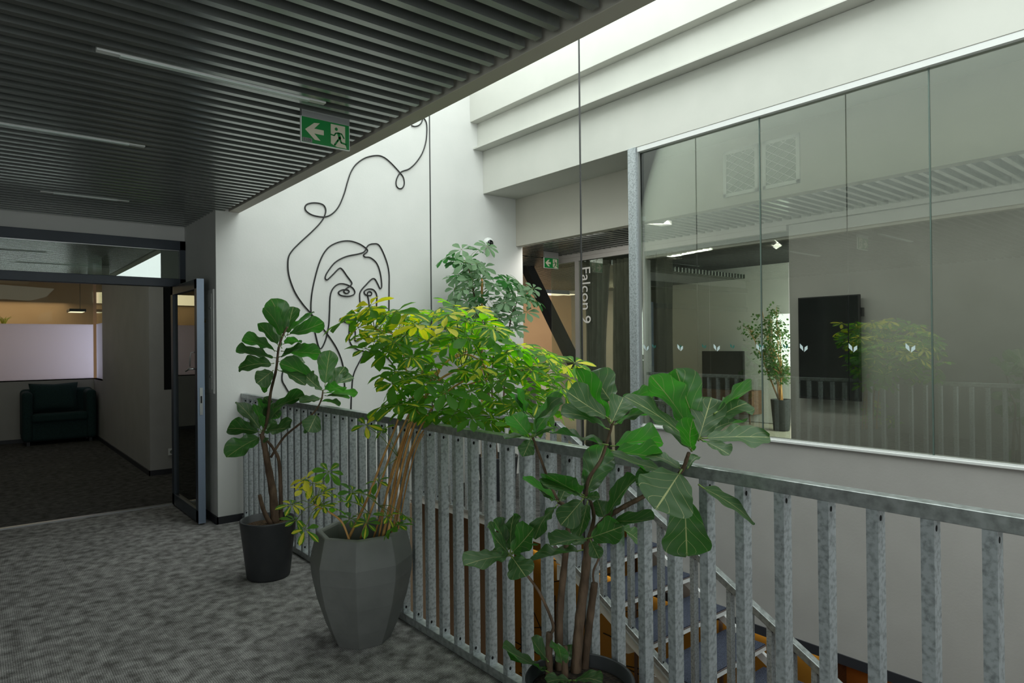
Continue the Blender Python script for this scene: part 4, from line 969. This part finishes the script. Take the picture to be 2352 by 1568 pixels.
ends2 = [ends[-1], ends[-2]]; rr = random.Random(2)
for (x, y, dz, v_) in ((748, 1120, -.1, .3), (700, 1100, -.12, .9), (718, 1110, -.1, .9), (696, 1124, -.14, .95), (770, 1135, -.1, .4), (735, 1135, -.15, .5), (670, 1158, -.1, .5), (700, 1215, -.2, .3), (755, 1082, -.08, .1), (680, 1195, -.1, .1), (765, 1165, -.14, .3), (810, 1128, -.05, .1), (800, 1150, -.05, .4), (742, 1160, -.15, .5),
                     (842, 1200, -.15, .35), (890, 1185, -.2, .4), (915, 1205, -.22, .1), (866, 1104, -.12, .2), (806, 1190, .0, .1), (925, 1180, -.15, .3), (900, 1210, -.2, .0), (840, 975, -.1, .4), (880, 985, -.05, .2), (830, 1132, 0, .1)):
    c = dep(x, y, D1+dz); mb = MB(); e_ = min(ends2 if x < 790 else [dep(870, 1160, D1), dep(895, 1235, D1), dep(915, 1050, D1), dep(850, 1180, D1)], key=lambda e: (e-c).length)
    palmate(mb, c, V((rr.gauss(0, .4), rr.gauss(-.2, .4), 1)), .085, rr.choice([5, 6, 7]), v_, rr, .3, e_); mb.build('lower_leaf', [M['arali'], M['greenstem']], vp, smooth=True)

# landing umbrella plant
cl = V((4.0, 5.10, -.01))
lp = thing('umbrella_plant', cl, 'green umbrella plant on the landing in front of the end wall', 'plant')
pot_round('pot', tuple(cl), .16, .20, .42, M['pot'], lp)
DL = (cl-CAM).dot(fw)
ends = []
for (pts, r0, r1) in (([(1140, 1075), (1132, 960), (1112, 850), (1098, 740), (1086, 660), (1072, 600)], .014, .006), ([(1150, 1075), (1156, 960), (1160, 850), (1172, 740), (1188, 690)], .012, .006), ([(1144, 1075), (1130, 900), (1135, 800), (1140, 720)], .010, .006)):
    path = smooth_path([dep(x, y, DL) for x, y in pts], 6); m_ = len(path)-1
    MB().tube(path, [(r0+(r1-r0)*i/m_) for i in range(m_+1)], 8).build('stem', M['bark'], lp, smooth=True); ends += [path[-1], path[int(m_*.8)], path[int(m_*.6)]]
MB().tube([dep(1107, 1080, DL), dep(1107, 640, DL)], .011, 8).build('support_cane', M['stem'], lp)
poly = [(1045, 600), (1070, 590), (1110, 608), (1130, 650), (1175, 640), (1215, 655), (1225, 690), (1205, 730), (1185, 750), (1170, 790), (1090, 790), (960, 770), (940, 740), (1040, 720), (1040, 680), (1030, 650)]
poly2 = [(1000, 930), (1240, 930), (1230, 990), (1150, 1000), (1030, 990)]
umbrella_plant(lp, poly, 96, DL, .38, .148, ends, M['araligreen'], lambda h, r_: 0, 11, 24, [(1060, 572, 0), (1100, 572, .0), (1022, 592, 0), (1040, 596, .1), (1085, 605, 0), (1120, 565, .05), (1225, 662, -.1), (1232, 690, -.1), (1215, 670, -.05)], 96, spread=.5, wide=.40, upw=(-.2, -.35, 1.0))
umbrella_plant(lp, poly2, 26, DL, .3, .15, ends, M['araligreen'], lambda h, r_: 0, 12, 26, (), 0, spread=.4)
